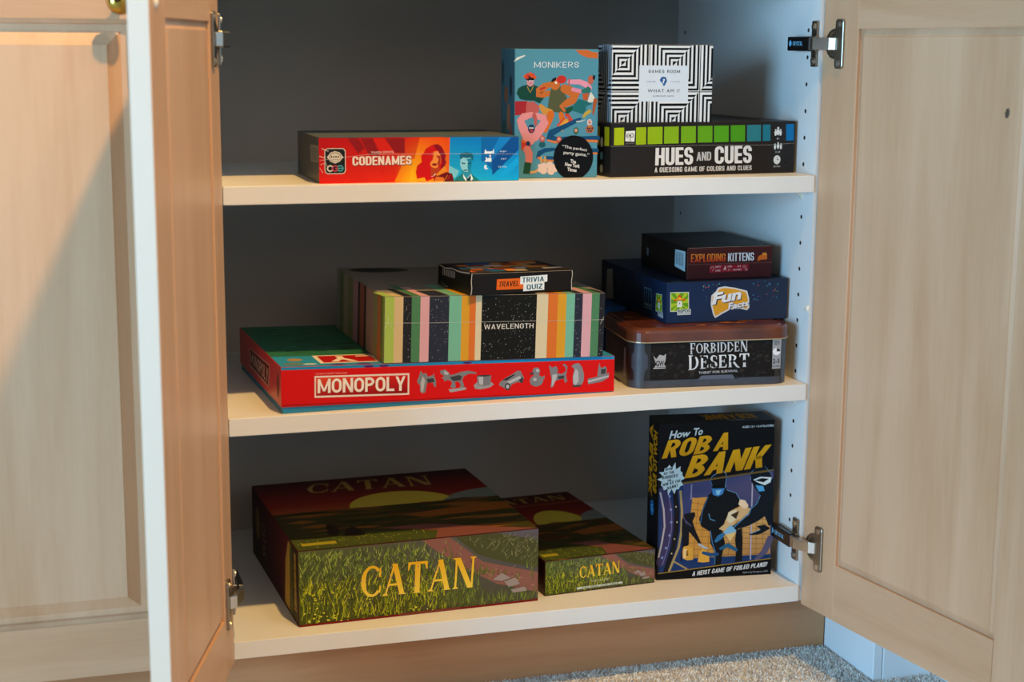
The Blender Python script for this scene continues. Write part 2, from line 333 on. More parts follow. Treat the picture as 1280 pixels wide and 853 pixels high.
class Print:
    """ink polygons on one face; every later shape lies a hair above the earlier ones"""
    def __init__(s, frame): s.fr = frame; s.v = []; s.f = []; s.c = []; s.k = 1
    def _p(s, u, v): return s.fr(u/1000, v/1000, 0.0002+s.k*0.000003)
    def poly(s, pts, c):
        n = len(s.v); s.v += [s._p(u, v) for u, v in pts]
        cl = c if callable(c) else None
        s.c += [lin(cl(u, v)) if cl else lin(c) for u, v in pts]
        s.f.append(tuple(range(n, n+len(pts)))); s.k += 0.05 if len(pts) < 4 else 1
        return s
    def rect(s, u0, v0, u1, v1, c): return s.poly([(u0, v0), (u1, v0), (u1, v1), (u0, v1)], c)
    def quads(s, lst, c):
        k = s.k
        for u0, v0, u1, v1 in lst: s.k = k; s.rect(u0, v0, u1, v1, c)
        return s
    def ell(s, cx, cy, rx, ry, c, n=22, a0=0, a1=360, rot=0):
        cr, sr = math.cos(math.radians(rot)), math.sin(math.radians(rot))
        m_ = n if a1-a0 == 360 else n+1
        P = []
        for i in range(m_):
            a = math.radians(a0+(a1-a0)*i/n); x = rx*math.cos(a); y = ry*math.sin(a)
            P.append((cx+x*cr-y*sr, cy+x*sr+y*cr))
        return s.poly(P, c)
    def line(s, pts, w, c):
        for (x0, y0), (x1, y1) in zip(pts, pts[1:]):
            d = math.hypot(x1-x0, y1-y0) or 1; nx, ny = -(y1-y0)/d*w/2, (x1-x0)/d*w/2
            s.poly([(x0+nx, y0+ny), (x1+nx, y1+ny), (x1-nx, y1-ny), (x0-nx, y0-ny)], c); s.k -= 0.8
        s.k += 1
        return s
    def tube(s, pts, ws, c):
        """smooth tapering band along a polyline"""
        n = len(pts); P = []; Q = []
        for i, (x, y) in enumerate(pts):
            a = pts[max(0, i-1)]; b = pts[min(n-1, i+1)]; d = math.hypot(b[0]-a[0], b[1]-a[1]) or 1
            nx, ny = -(b[1]-a[1])/d, (b[0]-a[0])/d; w = ws[i]/2 if isinstance(ws, (list, tuple)) else ws/2
            P.append((x+nx*w, y+ny*w)); Q.append((x-nx*w, y-ny*w))
        for i in range(n-1): s.poly([P[i], P[i+1], Q[i+1], Q[i]], c); s.k -= 1
        s.k += 1
        for i in (0, n-1):
            w = ws[i]/2 if isinstance(ws, (list, tuple)) else ws/2
            s.ell(pts[i][0], pts[i][1], w, w, c, 12); s.k -= 1
        s.k += 1
        return s
    def grad(s, q, cols, nu=8, nv=4):
        """q: BL BR TR TL, cols the colours at those corners"""
        L = [lin(c) for c in cols]; n = len(s.v)
        for j in range(nv+1):
            for i in range(nu+1):
                a, b = i/nu, j/nv
                w = [(1-a)*(1-b), a*(1-b), a*b, (1-a)*b]
                s.v.append(s._p(sum(w[k]*q[k][0] for k in range(4)), sum(w[k]*q[k][1] for k in range(4))))
                s.c.append(tuple(sum(w[k]*L[k][h] for k in range(4)) for h in range(3))+(1,))
        s.f += [(n+j*(nu+1)+i, n+j*(nu+1)+i+1, n+(j+1)*(nu+1)+i+1, n+(j+1)*(nu+1)+i) for j in range(nv) for i in range(nu)]
        s.k += 1
        return s
    def _bil(s, q, a, b):
        w = [(1-a)*(1-b), a*(1-b), a*b, (1-a)*b]
        return (sum(w[k]*q[k][0] for k in range(4)), sum(w[k]*q[k][1] for k in range(4)))
    def text(s, st, q, c, bold=0.0, gap=1.0, c2=None):
        v, f = text_mesh(st, bold, gap); n = len(s.v)
        for x, y in v:
            s.v.append(s._p(*s._bil(q, x, y)))
            if c2: s.c.append(tuple(p*(1-y)+r*y for p, r in zip(lin(c), lin(c2))))
            else: s.c.append(lin(c))
        s.f += [tuple(i+n for i in g) for g in f]; s.k += 1
        return s
    def box_text(s, st, u0, v0, u1, v1, c, bold=0.0, gap=1.0, c2=None):
        return s.text(st, [(u0, v0), (u1, v0), (u1, v1), (u0, v1)], c, bold, gap, c2)
    def serif(s, st, q, c, c2=None, gap=0.06, caps=None):
        """hand-cut serif capitals; caps gives a relative height to single letters"""
        x = 0; out = []
        for i, ch in enumerate(st):
            h = caps.get(i, 1.0) if caps else 1.0
            w, P = SERIF[ch]
            out += [[(x+a*(0.5+0.5*h), b*h+(0 if h == 1 else -(h-1)*0.5)) for a, b in p] for p in P]; x += w*(0.5+0.5*h)+gap
        W_ = x-gap
        for p in out:
            n = len(s.v)
            for a, b in p:
                s.v.append(s._p(*s._bil(q, a/W_, b)))
                s.c.append(tuple(e*(1-b)+r*b for e, r in zip(lin(c), lin(c2))) if c2 else lin(c))
            s.f.append(tuple(range(n, n+len(p)))); s.k += 0.1
        s.k += 1
        return s
    def caps(s, st, q, c, c2=None, w=0.54, st_=0.18, b=0.15, gap=0.07):
        """heavy sans capitals fitted into the quad q (BL BR TR TL)"""
        x = 0; out = []
        for ch in st:
            a, P = block(ch, w, st_, b)
            out += [[(x+u, v) for u, v in p] for p in P]; x += a+gap
        W_ = x-gap
        for p in out:
            n = len(s.v)
            for u, v in p:
                s.v.append(s._p(*s._bil(q, u/W_, v)))
                s.c.append(tuple(e*(1-v)+g*v for e, g in zip(lin(c), lin(c2))) if c2 else lin(c))
            s.f.append(tuple(range(n, n+len(p)))); s.k += 0.05
        s.k += 1
        return s
    def build(s, name, parent, material=None, label=None):
        me = bpy.data.meshes.new(name); me.from_pydata([tuple(v) for v in s.v], [], s.f)
        at = me.attributes.new('ink', 'FLOAT_COLOR', 'POINT')
        at.data.foreach_set('color', [x for c in s.c for x in tuple(c)[:3]+(1.0,)])
        me.update(); me.materials.append(material or PAPER)
        o = bpy.data.objects.new(name, me); COL.objects.link(o); o.parent = parent
        if label: o['label'] = label
        return o

def frames(w, d, h):
    """faces of a box standing on its base centre: front, left side, top, right side"""
    return dict(f=lambda u, v, n: (-w/2+u, -d/2-n, v),
                l=lambda u, v, n: (-w/2-n, d/2-u, v),
                t=lambda u, v, n: (-w/2+u, -d/2+v, h+n),
                r=lambda u, v, n: (w/2+n, -d/2+u, v))

def game_box(name, label, cat, x, y, z, w, d, h, rz, col, material=None, ry=0.0, tray=None, bevel=0.0008, group='board game boxes on the shelves'):
    """x, y: front left bottom corner; the Empty stands at the base centre"""
    c, s = math.cos(rz), math.sin(rz)
    t = thing(name, label, cat, (x+w/2*c-d/2*s, y+w/2*s+d/2*c, z), rz, ry, group)
    mt = material or mat('card_'+col.lstrip('#'), col, 0.45, spec=0.2)
    if tray:      # lid over a slightly smaller tray
        th, tc = tray
        MB().box(-w/2+.0012, -d/2+.0012, 0, w/2-.0012, d/2-.0012, th+.004).build('tray', mat('card_'+tc.lstrip('#'), tc, 0.45), t, bevel=bevel)
        MB().box(-w/2, -d/2, th, w/2, d/2, h).build('lid', mt, t, bevel=bevel)
    else:
        MB().box(-w/2, -d/2, 0, w/2, d/2, h).build('carton', mt, t, bevel=bevel)
    return t, frames(w, d, h)

# ------------------------------------------------------------------ the setting
W, ZM, ZT, TH, DEEP = 0.7049, 0.2586, 0.5139, 0.0203, 0.43
FLOOR = -0.11
struct(MB().box(-3, -4, FLOOR-0.02, 3, 0.6, FLOOR).build('floor', CARPETM))
struct(MB().box(-3, 0.452, FLOOR, 0.80, 0.47, 2.45).build('wall_back', WALLP))
struct(MB().box(0.789, -0.055, FLOOR, 0.95, 0.452, 2.45).build('wall_right', WALLP))
struct(MB().box(0.872, -2.6, FLOOR, 0.95, -0.055, 2.45).build('wall_side', WALLP))
struct(MB().box(0.776, -0.067, FLOOR, 0.789, 0.06, FLOOR+0.105).build('baseboard_right', PAINT, bevel=0.0015))
struct(MB().box(0.7895, -0.067, FLOOR, 0.8595, -0.055, FLOOR+0.105).build('baseboard_return', PAINT, bevel=0.0015))
struct(MB().box(0.860, -2.6, FLOOR, 0.872, -0.0555, FLOOR+0.105).build('baseboard_side', PAINT, bevel=0.0015))

# carpet pile: short tufted fibres
rc = random.Random(3)
cv, cf = [], []
for i in range(110000):
    x = rc.uniform(0.22, 0.86) if i % 4 else rc.uniform(-0.2, 0.3); y = rc.uniform(-0.12, 0.062)
    if x > 0.772 and y > -0.071: continue
    a = rc.uniform(0, 6.283); hh = rc.uniform(0.002, 0.0048); ww = rc.uniform(0.0005, 0.0010)
    dx, dy = math.cos(a)*ww, math.sin(a)*ww
    lx, ly = rc.gauss(0, 0.0025), rc.gauss(0, 0.0025)
    n = len(cv)
    cv += [(x-dx, y-dy, FLOOR), (x+dx, y+dy, FLOOR), (x+lx+dx*.6, y+ly+dy*.6, FLOOR+hh), (x+lx-dx*.6, y+ly-dy*.6, FLOOR+hh)]
    cf.append((n, n+1, n+2, n+3))
pile = obj('carpet_pile', cv, cf, FIBRE)
pile['kind'] = 'stuff'; pile['label'] = 'cream cut-pile carpet in front of the cabinet base'; pile['category'] = 'carpet'

# ------------------------------------------------------------------ the open cabinet
cab = thing('built_in_cabinet', 'open two-door maple cabinet with white shelves full of board games', 'cabinet', (W/2, 0.2, FLOOR))
def cpart(mb, name, material, **kw):
    mb.v = [(x-W/2, y-0.2, z-FLOOR) for x, y, z in mb.v]
    return mb.build(name, material, cab, **kw)
# right side panel with rows of drilled peg holes
sp = MB().box(W, 0.002, -0.0203, W+0.018, 0.445, 0.757)
side = cpart(sp, 'side_panel', MELAMINE)
cut = MB()
for yy in (0.032, 0.405):
    for k in range(-3, 19):
        zz = 0.621-0.032*k
        if zz < 0.70 and k not in (4, 12): cut.cyl((W-0.002, yy, zz), (1, 0, 0), 0.0026, 0.012, 12)
cutter = cpart(cut, 'peg_hole_cutter', mat('bare_particle_board', '#4a3626', 0.9))
side.data.materials.append(mat('bare_particle_board', '#4a3626', 0.9))
md = side.modifiers.new('holes', 'BOOLEAN'); md.object = cutter; md.operation = 'DIFFERENCE'; md.solver = 'EXACT'
try: md.material_mode = 'TRANSFER'
except Exception: pass
bpy.context.view_layer.update()
dg = bpy.context.evaluated_depsgraph_get()
new = bpy.data.meshes.new_from_object(side.evaluated_get(dg))
side.modifiers.clear(); side.data = new
bpy.data.objects.remove(cutter)
cpart(MB().box(-0.018, 0.006, -0.0203, 0, 0.445, 0.757), 'side_panel', MELAMINE)
cpart(MB().box(0, DEEP, -0.0203, W, DEEP+0.012, 0.757), 'back_panel', INTERIOR)
cpart(MB().box(0, 0.0, -TH, W, DEEP, 0), 'bottom_panel', MELAMINE, bevel=0.0006)
cpart(MB().box(0, 0.0, 0.737, W, DEEP, 0.757), 'top_panel', MELAMINE)
for zz, dd in ((ZM, 0.39), (ZT, 0.37)):
    cpart(MB().box(0.0006, 0.0, zz-TH, W-0.0006, dd, zz), 'shelf', MELAMINE, bevel=0.0008)
    pg = MB().cyl((W+0.006, 0.032, zz-TH-0.0028), (-1, 0, 0), 0.0025, 0.014, 12)
    pg.hexa([(W-0.009, 0.028, zz-TH-0.0006), (W, 0.028, zz-TH-0.0006), (W, 0.036, zz-TH-0.0006), (W-0.009, 0.036, zz-TH-0.0006)][::1] +
            [(W-0.009, 0.028, zz-TH), (W, 0.028, zz-TH), (W, 0.036, zz-TH), (W-0.009, 0.036, zz-TH)])
    pg.hexa([(W-0.002, 0.030, zz-TH-0.010), (W, 0.030, zz-TH-0.010), (W, 0.034, zz-TH-0.010), (W-0.002, 0.034, zz-TH-0.010),
             (W-0.008, 0.030, zz-TH), (W, 0.030, zz-TH), (W, 0.034, zz-TH), (W-0.008, 0.034, zz-TH)])
    cpart(pg, 'shelf_peg', CLEARP)
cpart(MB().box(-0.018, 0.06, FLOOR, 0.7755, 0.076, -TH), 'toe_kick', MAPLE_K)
cpart(MB().box(W+0.018, 0.004, -TH, 0.788, 0.022, 0.757), 'filler_strip', MAPLE_V)
cpart(MB().lathe((W, 0.006, 0.351), (-1, 0, 0), [(0.0045, 0), (0.0043, 0.0015), (0.003, 0.0028), (0.0, 0.0032)], 16), 'door_bumper', CLEARP, smooth=True)

def ring4(r, y): x0, z0, x1, z1 = r; return [(x0, y, z0), (x1, y, z0), (x1, y, z1), (x0, y, z1)]
def inset(r, d): return (r[0]+d, r[1]+d, r[2]-d, r[3]-d)

def open_door(org, ang, sy, width, z0, z1, op, knot=None):
    """x runs from the hinge edge outward, y=0 is the inner face, z up"""
    # the sunken groove runs round the panel, whose edges slope back up almost flush with the frame
    d = MB().loft([ring4(op, sy*.015), ring4(op, sy*.0045), ring4(inset(op, 0.0012), sy*.0045), ring4(inset(op, 0.0085), sy*.0020), ring4(inset(op, 0.0092), sy*.0008)]).build('door', MAPLE_V, cab)
    d.location = (org[0]-W/2, org[1]-0.2, -FLOOR); d.rotation_euler = (0, 0, ang)
    d['label'] = 'open maple door with a grooved flat panel'
    ylo, yhi = min(0, sy*.02), max(0, sy*.02)
    MB().box(0, ylo, z0, op[0], yhi, z1).build('stile', MAPLE_V, d, bevel=0.0012)
    MB().box(op[2], ylo, z0, width, yhi, z1).build('stile', MAPLE_V, d, bevel=0.0012)
    MB().box(op[0], ylo, z0, op[2], yhi, op[1]).build('rail', MAPLE_H, d)
    MB().box(op[0], ylo, op[3], op[2], yhi, z1).build('rail', MAPLE_H, d)
    MB().box(width-0.0004, ylo+0.0006, z0+0.0006, width+0.001, yhi-0.0006, z1-0.0006).build('edge_sheen', EDGE, d, bevel=0.0004)  # thin pale strip added as the painted sheen of the maple edge
    return d
AR, AL = math.radians(8.3), math.radians(17.8)
doorR = open_door((W+0.002, -0.002), -(math.pi/2-AR), 1, 0.410, -0.0235, 0.757, (0.066, 0.047, 0.342, 0.686))
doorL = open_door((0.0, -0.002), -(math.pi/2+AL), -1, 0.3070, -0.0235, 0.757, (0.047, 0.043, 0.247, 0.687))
MB().lathe((0.284, 0, 0.699), (0, 1, 0), [(0.005, 0), (0.0047, 0.001), (0.003, 0.0022), (0.0, 0.0026)], 16).build('door_bumper', CLEARP, doorL, smooth=True)
# small dark knot in the wood of the right door panel
kn = MB().lathe((0.314, 0.0010, 0.600), (0, -1, 0), [(0.0042, 0), (0.003, 0.0004), (0.0, 0.0005)], 7)
kn.v = [(x, y, 0.6+(z-0.6)*1.5+0.3*(x-0.314)) for x, y, z in kn.v]
kn.build('wood_knot', mat('dark_knot', '#4a3a2e', 0.6), doorR)

def hinge(door, side, zc, tilt=0.0):
    """concealed hinge: plate on the side panel, black-capped arm, cup flange screwed to the door"""
    s = 1 if side == 'R' else -1
    xw = W if s == 1 else 0.0
    def X(d): return xw-s*d           # d: distance from the side panel into the cabinet
    def bx(mb, d0, y0, z0, d1, y1, z1): return mb.box(min(X(d0), X(d1)), y0, zc+z0, max(X(d0), X(d1)), y1, zc+z1)
    pl = MB(); bx(pl, 0, 0.004, -0.027, 0.0035, 0.018, 0.027); bx(pl, 0, 0.003, -0.009, 0.006, 0.052, 0.009)
    h = cpart(pl, 'hinge', DARKNICKEL, bevel=0.0012)
    h['label'] = 'concealed nickel cabinet hinge'
    def sub(mb, name, material, **kw):
        mb.v = [(x-W/2, y-0.2, z-FLOOR) for x, y, z in mb.v]
        return mb.build(name, material, h, **kw)
    for dz in (-0.020, 0.020):
        sub(MB().cyl((X(0.0035), 0.011, zc+dz), (-s, 0, 0), 0.0042, 0.0016, 16).cyl((X(0.0051), 0.011, zc+dz), (-s, 0, 0), 0.0018, 0.0006, 6), 'screw', NICKEL)
    cb = MB(); bx(cb, 0.006, 0.006, -0.0085, 0.0135, 0.060, 0.0085)
    sub(cb, 'arm_cover', BLACKP, bevel=0.0012)
    if s == 1:
        p = Print(lambda u, v, n: (X(0.0135)-n-W/2, 0.060-u-0.2, zc-0.0085+v-FLOOR))
        p.poly([(8, 5), (11.5, 7.2), (12, 9), (10.6, 11.5), (8, 13), (5.4, 10.5), (5, 8.5), (6, 6.5)], '#79b8dc')
        p.caps('CRYSTAL', [(15, 6.4), (40, 6.4), (40, 11.4), (15, 11.4)], '#7fbfe2', None, .54, .13, .13, .12)
        p.build('lettering', h)
    # bent silver arm reaching from the plate round to the cup in the door
    u = Vector((math.sin(AR), -math.cos(AR))) if s == 1 else Vector((-math.sin(AL), -math.cos(AL)))
    o = Vector((W+0.002, -0.002)) if s == 1 else Vector((0.0, -0.002))
    nin = Vector((-s*abs(u.y), u.x*(-1 if s == 1 else 1)*1.0)) if False else Vector((-s*abs(u.y), -abs(u.x)))
    def D(sv, n): q = o+u*sv+nin*n; return (q.x, q.y)
    def ext(pts, z0, z1):
        n = len(pts); mb = MB()
        mb.add([(x, y, zc+z0) for x, y in pts]+[(x, y, zc+z1) for x, y in pts],
               [(i, (i+1) % n, n+(i+1) % n, n+i) for i in range(n)]+[tuple(range(n-1, -1, -1)), tuple(range(n, 2*n))])
        return mb
    arm = ext([(X(0.0125), 0.008), (X(0.0125), -0.003), D(0.024, 0.0095), D(0.030, 0.004), D(0.030, -0.004), D(0.024, -0.004), D(0.021, 0.005), (X(0.0075), -0.001), (X(0.0075), 0.008)], -0.0072, 0.0072)
    sub(arm, 'arm', NICKEL, bevel=0.0008)
    # cup flange on the door: upright plate with a round cup towards the hinge edge
    def dpt(sv, n, z): q = D(sv, n); return (q[0], q[1], zc+z)
    def rr(s0, s1, h_, n, r=0.004):
        P = []
        for cx, cz, a0 in ((s1-r, h_-r, 0), (s0+r, h_-r, 90), (s0+r, -h_+r, 180), (s1-r, -h_+r, 270)):
            for k in range(5):
                a = math.radians(a0+k*22.5); P.append(dpt(cx+r*math.cos(a), n, cz+r*math.sin(a)))
        return P
    fl = MB().loft([rr(0.0265, 0.0415, 0.0285, 0.0001), rr(0.0265, 0.0415, 0.0285, 0.0026), rr(0.0272, 0.0408, 0.0278, 0.0032)])
    sub(fl, 'cup_flange', DARKNICKEL)
    def circ(r, n, c=0.0245, k=26): return [dpt(c+r*math.cos(2*math.pi*i/k), n, r*math.sin(2*math.pi*i/k)) for i in range(k)]
    sub(MB().loft([circ(0.0175, 0.0002), circ(0.0175, 0.0016), circ(0.0140, 0.0018), circ(0.0132, 0.0006)]), 'cup', DARKNICKEL)
    for dz in (-0.0225, 0.0225):
        q = D(0.034, 0.0028)
        sub(MB().cyl((q[0], q[1], zc+dz), (nin.x, nin.y, 0), 0.0036, 0.0012, 14).cyl((q[0]+nin.x*.0012, q[1]+nin.y*.0012, zc+dz), (nin.x, nin.y, 0), 0.0015, 0.0006, 6), 'screw', NICKEL)
    return h
for zc in (0.669, 0.058):
    hinge(doorR, 'R', zc)
    hinge(doorL, 'L', zc)

# ------------------------------------------------------------------ neighbouring closed cabinet
nb = thing('closed_cabinet', 'closed maple cabinet with raised panel door and brass knob at the left', 'cabinet', (-0.44, 0.2, FLOOR))
def npart(mb, name, material, parent=None, **kw):
    if parent is None: mb.v = [(x+0.44, y-0.2, z-FLOOR) for x, y, z in mb.v]
    return mb.build(name, material, parent or nb, **kw)
npart(MB().box(-0.86, 0.006, -0.02, -0.0185, 0.445, 0.757), 'body', MAPLE_V)
npart(MB().box(-0.86, 0.06, FLOOR, -0.0185, 0.076, -0.02), 'toe_kick', MAPLE_K)
def raised_door(x0, x1, knob):
    op = (x0+0.06, 0.047, x1-0.06, 0.6875)
    L = [ring4(op, -0.012), ring4(inset(op, 0.011), -0.0125), ring4(inset(op, 0.013), -0.0135), ring4(inset(op, 0.024), -0.0195), ring4(inset(op, 0.0255), -0.0205), ring4(inset(op, 0.0265), -0.0205)]
    mb = MB().loft([ring4(op, -0.006)]+L)
    d = npart(mb, 'door', MAPLE_V)
    def q(b, name, m_, **kw):
        b.v = [(x+0.44, y-0.2, z-FLOOR) for x, y, z in b.v]; return b.build(name, m_, d, **kw)
    for a, b in ((x0, op[0]), (op[2], x1)): q(MB().box(a, -0.022, -0.0145, b, -0.002, 0.757), 'stile', MAPLE_V, bevel=0.0012)
    for a, b in ((-0.0145, op[1]), (op[3], 0.757)): q(MB().box(op[0], -0.022, a, op[2], -0.002, b), 'rail', MAPLE_H, bevel=0.0012)
    # thin bead where frame meets panel
    bd = MB().loft([ring4(op, -0.0205), ring4(inset(op, 0.0035), -0.0165), ring4(inset(op, 0.0045), -0.0115), ring4(op, -0.0115), ring4(op, -0.0205)], cap=False)
    q(bd, 'bead', MAPLE_V)
    if knob:
        q(MB().lathe((knob[0], -0.022, knob[1]), (0, -1, 0), [(0.0085, 0), (0.0085, 0.002), (0.005, 0.004), (0.0045, 0.011), (0.009, 0.015), (0.0135, 0.020), (0.0145, 0.024), (0.0125, 0.029), (0.007, 0.032), (0.0, 0.033)], 28), 'knob', BRASS, smooth=True)
    return d
raised_door(-0.435, -0.030, (-0.1015, 0.7065))
raised_door(-0.850, -0.440, None)

# ------------------------------------------------------------------ TOP SHELF
def rnd(a, b): return random.uniform(a, b)

# --- red and blue word-association game
t, F_ = game_box('board_game_box', 'long red and blue game box with a portrait of two agents', 'game box', 0.1074, 0.0127, ZT, 0.2268, 0.1544, 0.0500, -0.0200, '#3f4548', material=mat('dark_glossy_card', '#4b4a48', 0.4, spec=0.2, coat=0.06))
p = Print(F_['f'])
p.grad([(0, 0), (84, 0), (84, 50), (0, 50)], ['#d8201c', '#df2e14', '#c41c16', '#b01319'], 10, 4)
p.grad([(84, 0), (140, 0), (140, 50), (84, 50)], ['#df2e14', '#f7b313', '#e0410d', '#c41c16'], 8, 4)
for q in ([(31.5,50),(43.4,49.9),(50.7,38.1),(43.4,32.7)], [(46.1,49.4),(59.9,49.3),(68.2,29.8),(55.3,30.8)], [(73.7,49.2),(95.8,49.1),(95.8,32.3),(84.7,33.3)]):
    p.poly(q, '#8e1a20')
for q in ([(59.9,49.3),(72.8,49.2),(83.8,32.4),(70.9,32.5)], [(22.3,18.4),(39.7,18.2),(56.2,0.9),(36.1,1.1)], [(61.7,17.1),(74.6,17),(71.9,8.9)]):
    p.poly(q, '#d42418')
p.grad([(83.8,0.6),(109.6,0.4),(109.6,25.8),(95.8,25.9)], ['#f48a14', '#fcc917', '#f6a011', '#f07a10'], 6, 4)
p.grad([(100.5,1.4),(145.9,1),(147.4,49.3),(112.9,49.5)], ['#fdc218', '#ee6a12', '#e8470f', '#ec5a10'], 8, 6)
p.grad([(145.9,1),(227.7,0.2),(227.7,49.4),(147.4,49.5)], ['#1fb2d2', '#0fa6e0', '#0b6fc0', '#0a84cf'], 10, 6)
p.poly([(183.6,49),(227.2,49.1),(227.2,41.8),(196.1,12.5),(188.3,20.7),(183.6,22.8)], '#0d68ad')
p.poly([(218.9,49),(227.2,48.9),(227.2,34.7),(196.6,6.4),(196.1,21.7)], '#0c4f92')
p.poly([(227.2,27.5),(227.2,18.4),(207,0.7),(196.6,0.8)], '#12a7e2')
p.poly([(204.9,48.9),(218.4,48.8),(199.7,29.8),(197.6,36.9)], '#1583cb')
p.poly([(146.4,18),(158.3,11.8),(154.1,4.7),(145.9,2.8)], '#7cc9d6')
# woman: mass of curls, face, collar and coat
p.poly([(109.8,2.6),(108.2,11.2),(109.8,18.3),(114.9,22.3),(114.4,29.4),(118,32.9),(119,36.5),(123.7,39.5),(128.3,41.5),(133.5,42),(137.6,39.4),(140.2,35.3),(140.7,32.3),(142.8,29.2),(141.7,25.2),(143.3,22.1),(141.2,17),(139.7,13),(134.5,11),(131.4,4.9),(121.1,1)], '#cf1413')
p.poly([(128.3,41),(133.5,42),(138.1,38.9),(140.2,34.8),(141.2,31.8),(142.8,29),(141.7,25.2),(143,22.1),(141.2,16.5),(136.6,15),(138.6,22.1),(136.6,29.3),(134.5,33.8),(131.4,36.4)], '#8c1020')
p.poly([(128.8,33.9),(133.5,34.4),(136.1,30.3),(137.1,25.2),(136.6,21.1),(134,16.6),(130.4,15.1),(126.3,16.7),(124.4,19.2),(125.2,22.2),(127.5,24.3),(128.3,28.3)], '#ef8f3c')
p.poly([(131.4,29.3),(136.1,29.1),(136.8,25.2),(136.1,20.6),(134,16.6),(133,21.2),(134.5,25.2)], '#a8341c')
p.poly([(126.3,20.2),(129.9,21),(133,19.9),(131.4,18.1),(127.8,18)], '#8a1a14')
p.poly([(125.7,16.2),(131.4,15.1),(134.5,16.6),(136.1,13),(131.4,8),(127.8,5.5),(125.2,9.1)], '#b4401c')
p.poly([(131.4,8),(139.7,16),(141.7,18),(143.8,11.9),(137.6,10),(133.5,4.9)], '#e8902c')
p.poly([(102.6,1.1),(111.8,4.1),(118,5.1),(120.1,1.2)], '#f2b21c')
p.poly([(128.3,1.1),(130.4,7),(133.5,7),(143.8,10.9),(150,8.8),(152.1,0.9)], '#6e1216')
p.poly([(129.4,1.1),(131.4,6),(139.7,4.9),(141.7,1)], '#d9742a')
p.poly([(125.7,7),(127.5,6),(131.2,10),(130.4,8),(126.8,5.5)], '#f4efe6')
p.line([(141.2,2.3),(144.8,7.4)], 0.7, '#d9741e').line([(144.3,2.3),(147.9,7.3)], 0.7, '#c4361e')
# man: swept hair, lit face, jacket
p.poly([(159.8,25),(158.5,28.9),(160.8,31.6),(166.5,32.7),(171.7,31.8),(174.3,28.8),(174,23.9),(171.7,21.9),(162.4,23)], '#14617a')
p.poly([(159.5,25),(161.4,25.5),(162.4,27),(166.5,26),(171.7,26.7),(172.7,22.9),(171.7,14.8),(168.1,10.7),(164.5,10.7),(160.8,13.8),(159.1,18.9)], '#8fd0dc')
p.poly([(166.5,25),(172.2,25.9),(172.9,22.9),(171.7,14.8),(168.6,10.7),(167.6,16.8),(168.6,20.9)], '#1a86a6')
p.poly([(160.8,21.4),(165,20.4),(164.7,19.1),(161.2,19.9)], '#0d4a63')
p.poly([(167.6,20.4),(171.7,21.1),(171.5,19.8),(167.8,19.2)], '#0d4a63')
p.poly([(162.9,13),(168.1,13.3),(167.6,11.9),(163.6,11.8)], '#14617a')
p.poly([(160.8,13.8),(164.5,10.7),(168.6,10.7),(171.7,14.2),(172.2,7.6),(166.5,2.6),(161.4,7.7)], '#2a93aa')
p.poly([(152.6,0.9),(154.1,3.7),(159.3,7.2),(162.4,9.2),(166.5,2.6),(171.7,8.7),(176.9,4.5),(182.1,0.6)], '#1d7d80')
p.poly([(162.4,8.5),(166.5,2.6),(171.7,8.5),(174.3,2.5),(171.7,0.7),(165.5,0.8),(162.9,4.2)], '#e6f3f4')
p.poly([(166.1,3.1),(168.1,3.6),(171.7,7.6),(171.2,0.7),(166.7,0.8)], '#123f52')
# pictograms
for q in ([(187,30.9),(188.3,36),(189.8,33.4),(196.6,33.4),(198.1,36.4),(198.6,30.8),(195.5,31.3),(194,30.3),(191.4,31.1),(189.3,30.4)],
          [(187.2,21.7),(189.5,24.8),(192.9,26.3),(195.5,26.3),(195.5,21.5)],
          [(189.5,18.7),(187.2,17.2),(187,14.6),(189.1,13),(191.9,13.8),(189.8,15.1)]): p.poly(q, '#e9f3f7')
p.ell(*[(194,28.3)][0], 1.1, 1.1, '#e9f3f7', 10).ell(*[(189.5,25.8)][0], 1.0, 1.0, '#e9f3f7', 10)
p.text('4-8+', [(205.1,32),(213.2,32.1),(213.2,34.3),(205.1,34.1)], '#cfe6f2').text('14+', [(207,23.6),(213.2,23.8),(213.2,25.8),(207,25.7)], '#cfe6f2').text('15 min', [(203.8,14.9),(213.2,15),(213.2,17.1),(203.8,16.9)], '#cfe6f2')
# publisher badge
def rrect(u0, v0, u1, v1, r, n=5):
    P = []
    for cx, cy, a0 in ((u1-r, v1-r, 0), (u0+r, v1-r, 90), (u0+r, v0+r, 180), (u1-r, v0+r, 270)):
        for k in range(n+1):
            a = math.radians(a0+90*k/n); P.append((cx+r*math.cos(a), cy+r*math.sin(a)))
    return P
(a0, b0), (a1, b1) = [(6.1,10.5),(29.5,38.7)]
p.poly(rrect(a0, b0, a1, b1, 4.2), '#d8d4cc').poly(rrect(a0+.8, b0+.8, a1-.8, b1-.8, 3.6), '#1e2224')
cx, cy = [(17.8,29)][0]
p.poly([(cx-9, cy), (cx-5, cy+5), (cx, cy+6.6), (cx+5, cy+5), (cx+9, cy), (cx+5, cy-5), (cx, cy-7), (cx-5, cy-5)], '#d9d2c5')
p.ell(cx, cy, 6.6, 5.2, '#6d675d').ell(cx, cy-.2, 5.9, 4.5, '#d9d2c5')
for k in (-4, -1.5, 1, 3.5): p.ell(cx+k, cy+.3, .8, 1.3, '#22262a', 10)
p.rect(cx-4, cy-3, cx+4, cy-2.5, '#6d675d')
cx, cy = [(17.8,16.6)][0]
for dx, c, rot in ((-5.6, '#dcd7ce', 0), (0, '#c2465c', 0), (5.6, '#4aa7b3', 180)):
    ring = [(cx+dx+3.0*math.cos(math.radians(a+rot)), cy+3.0*math.sin(math.radians(a+rot))) for a in range(40, 321, 20)]
    p.tube(ring, 1.3, c)
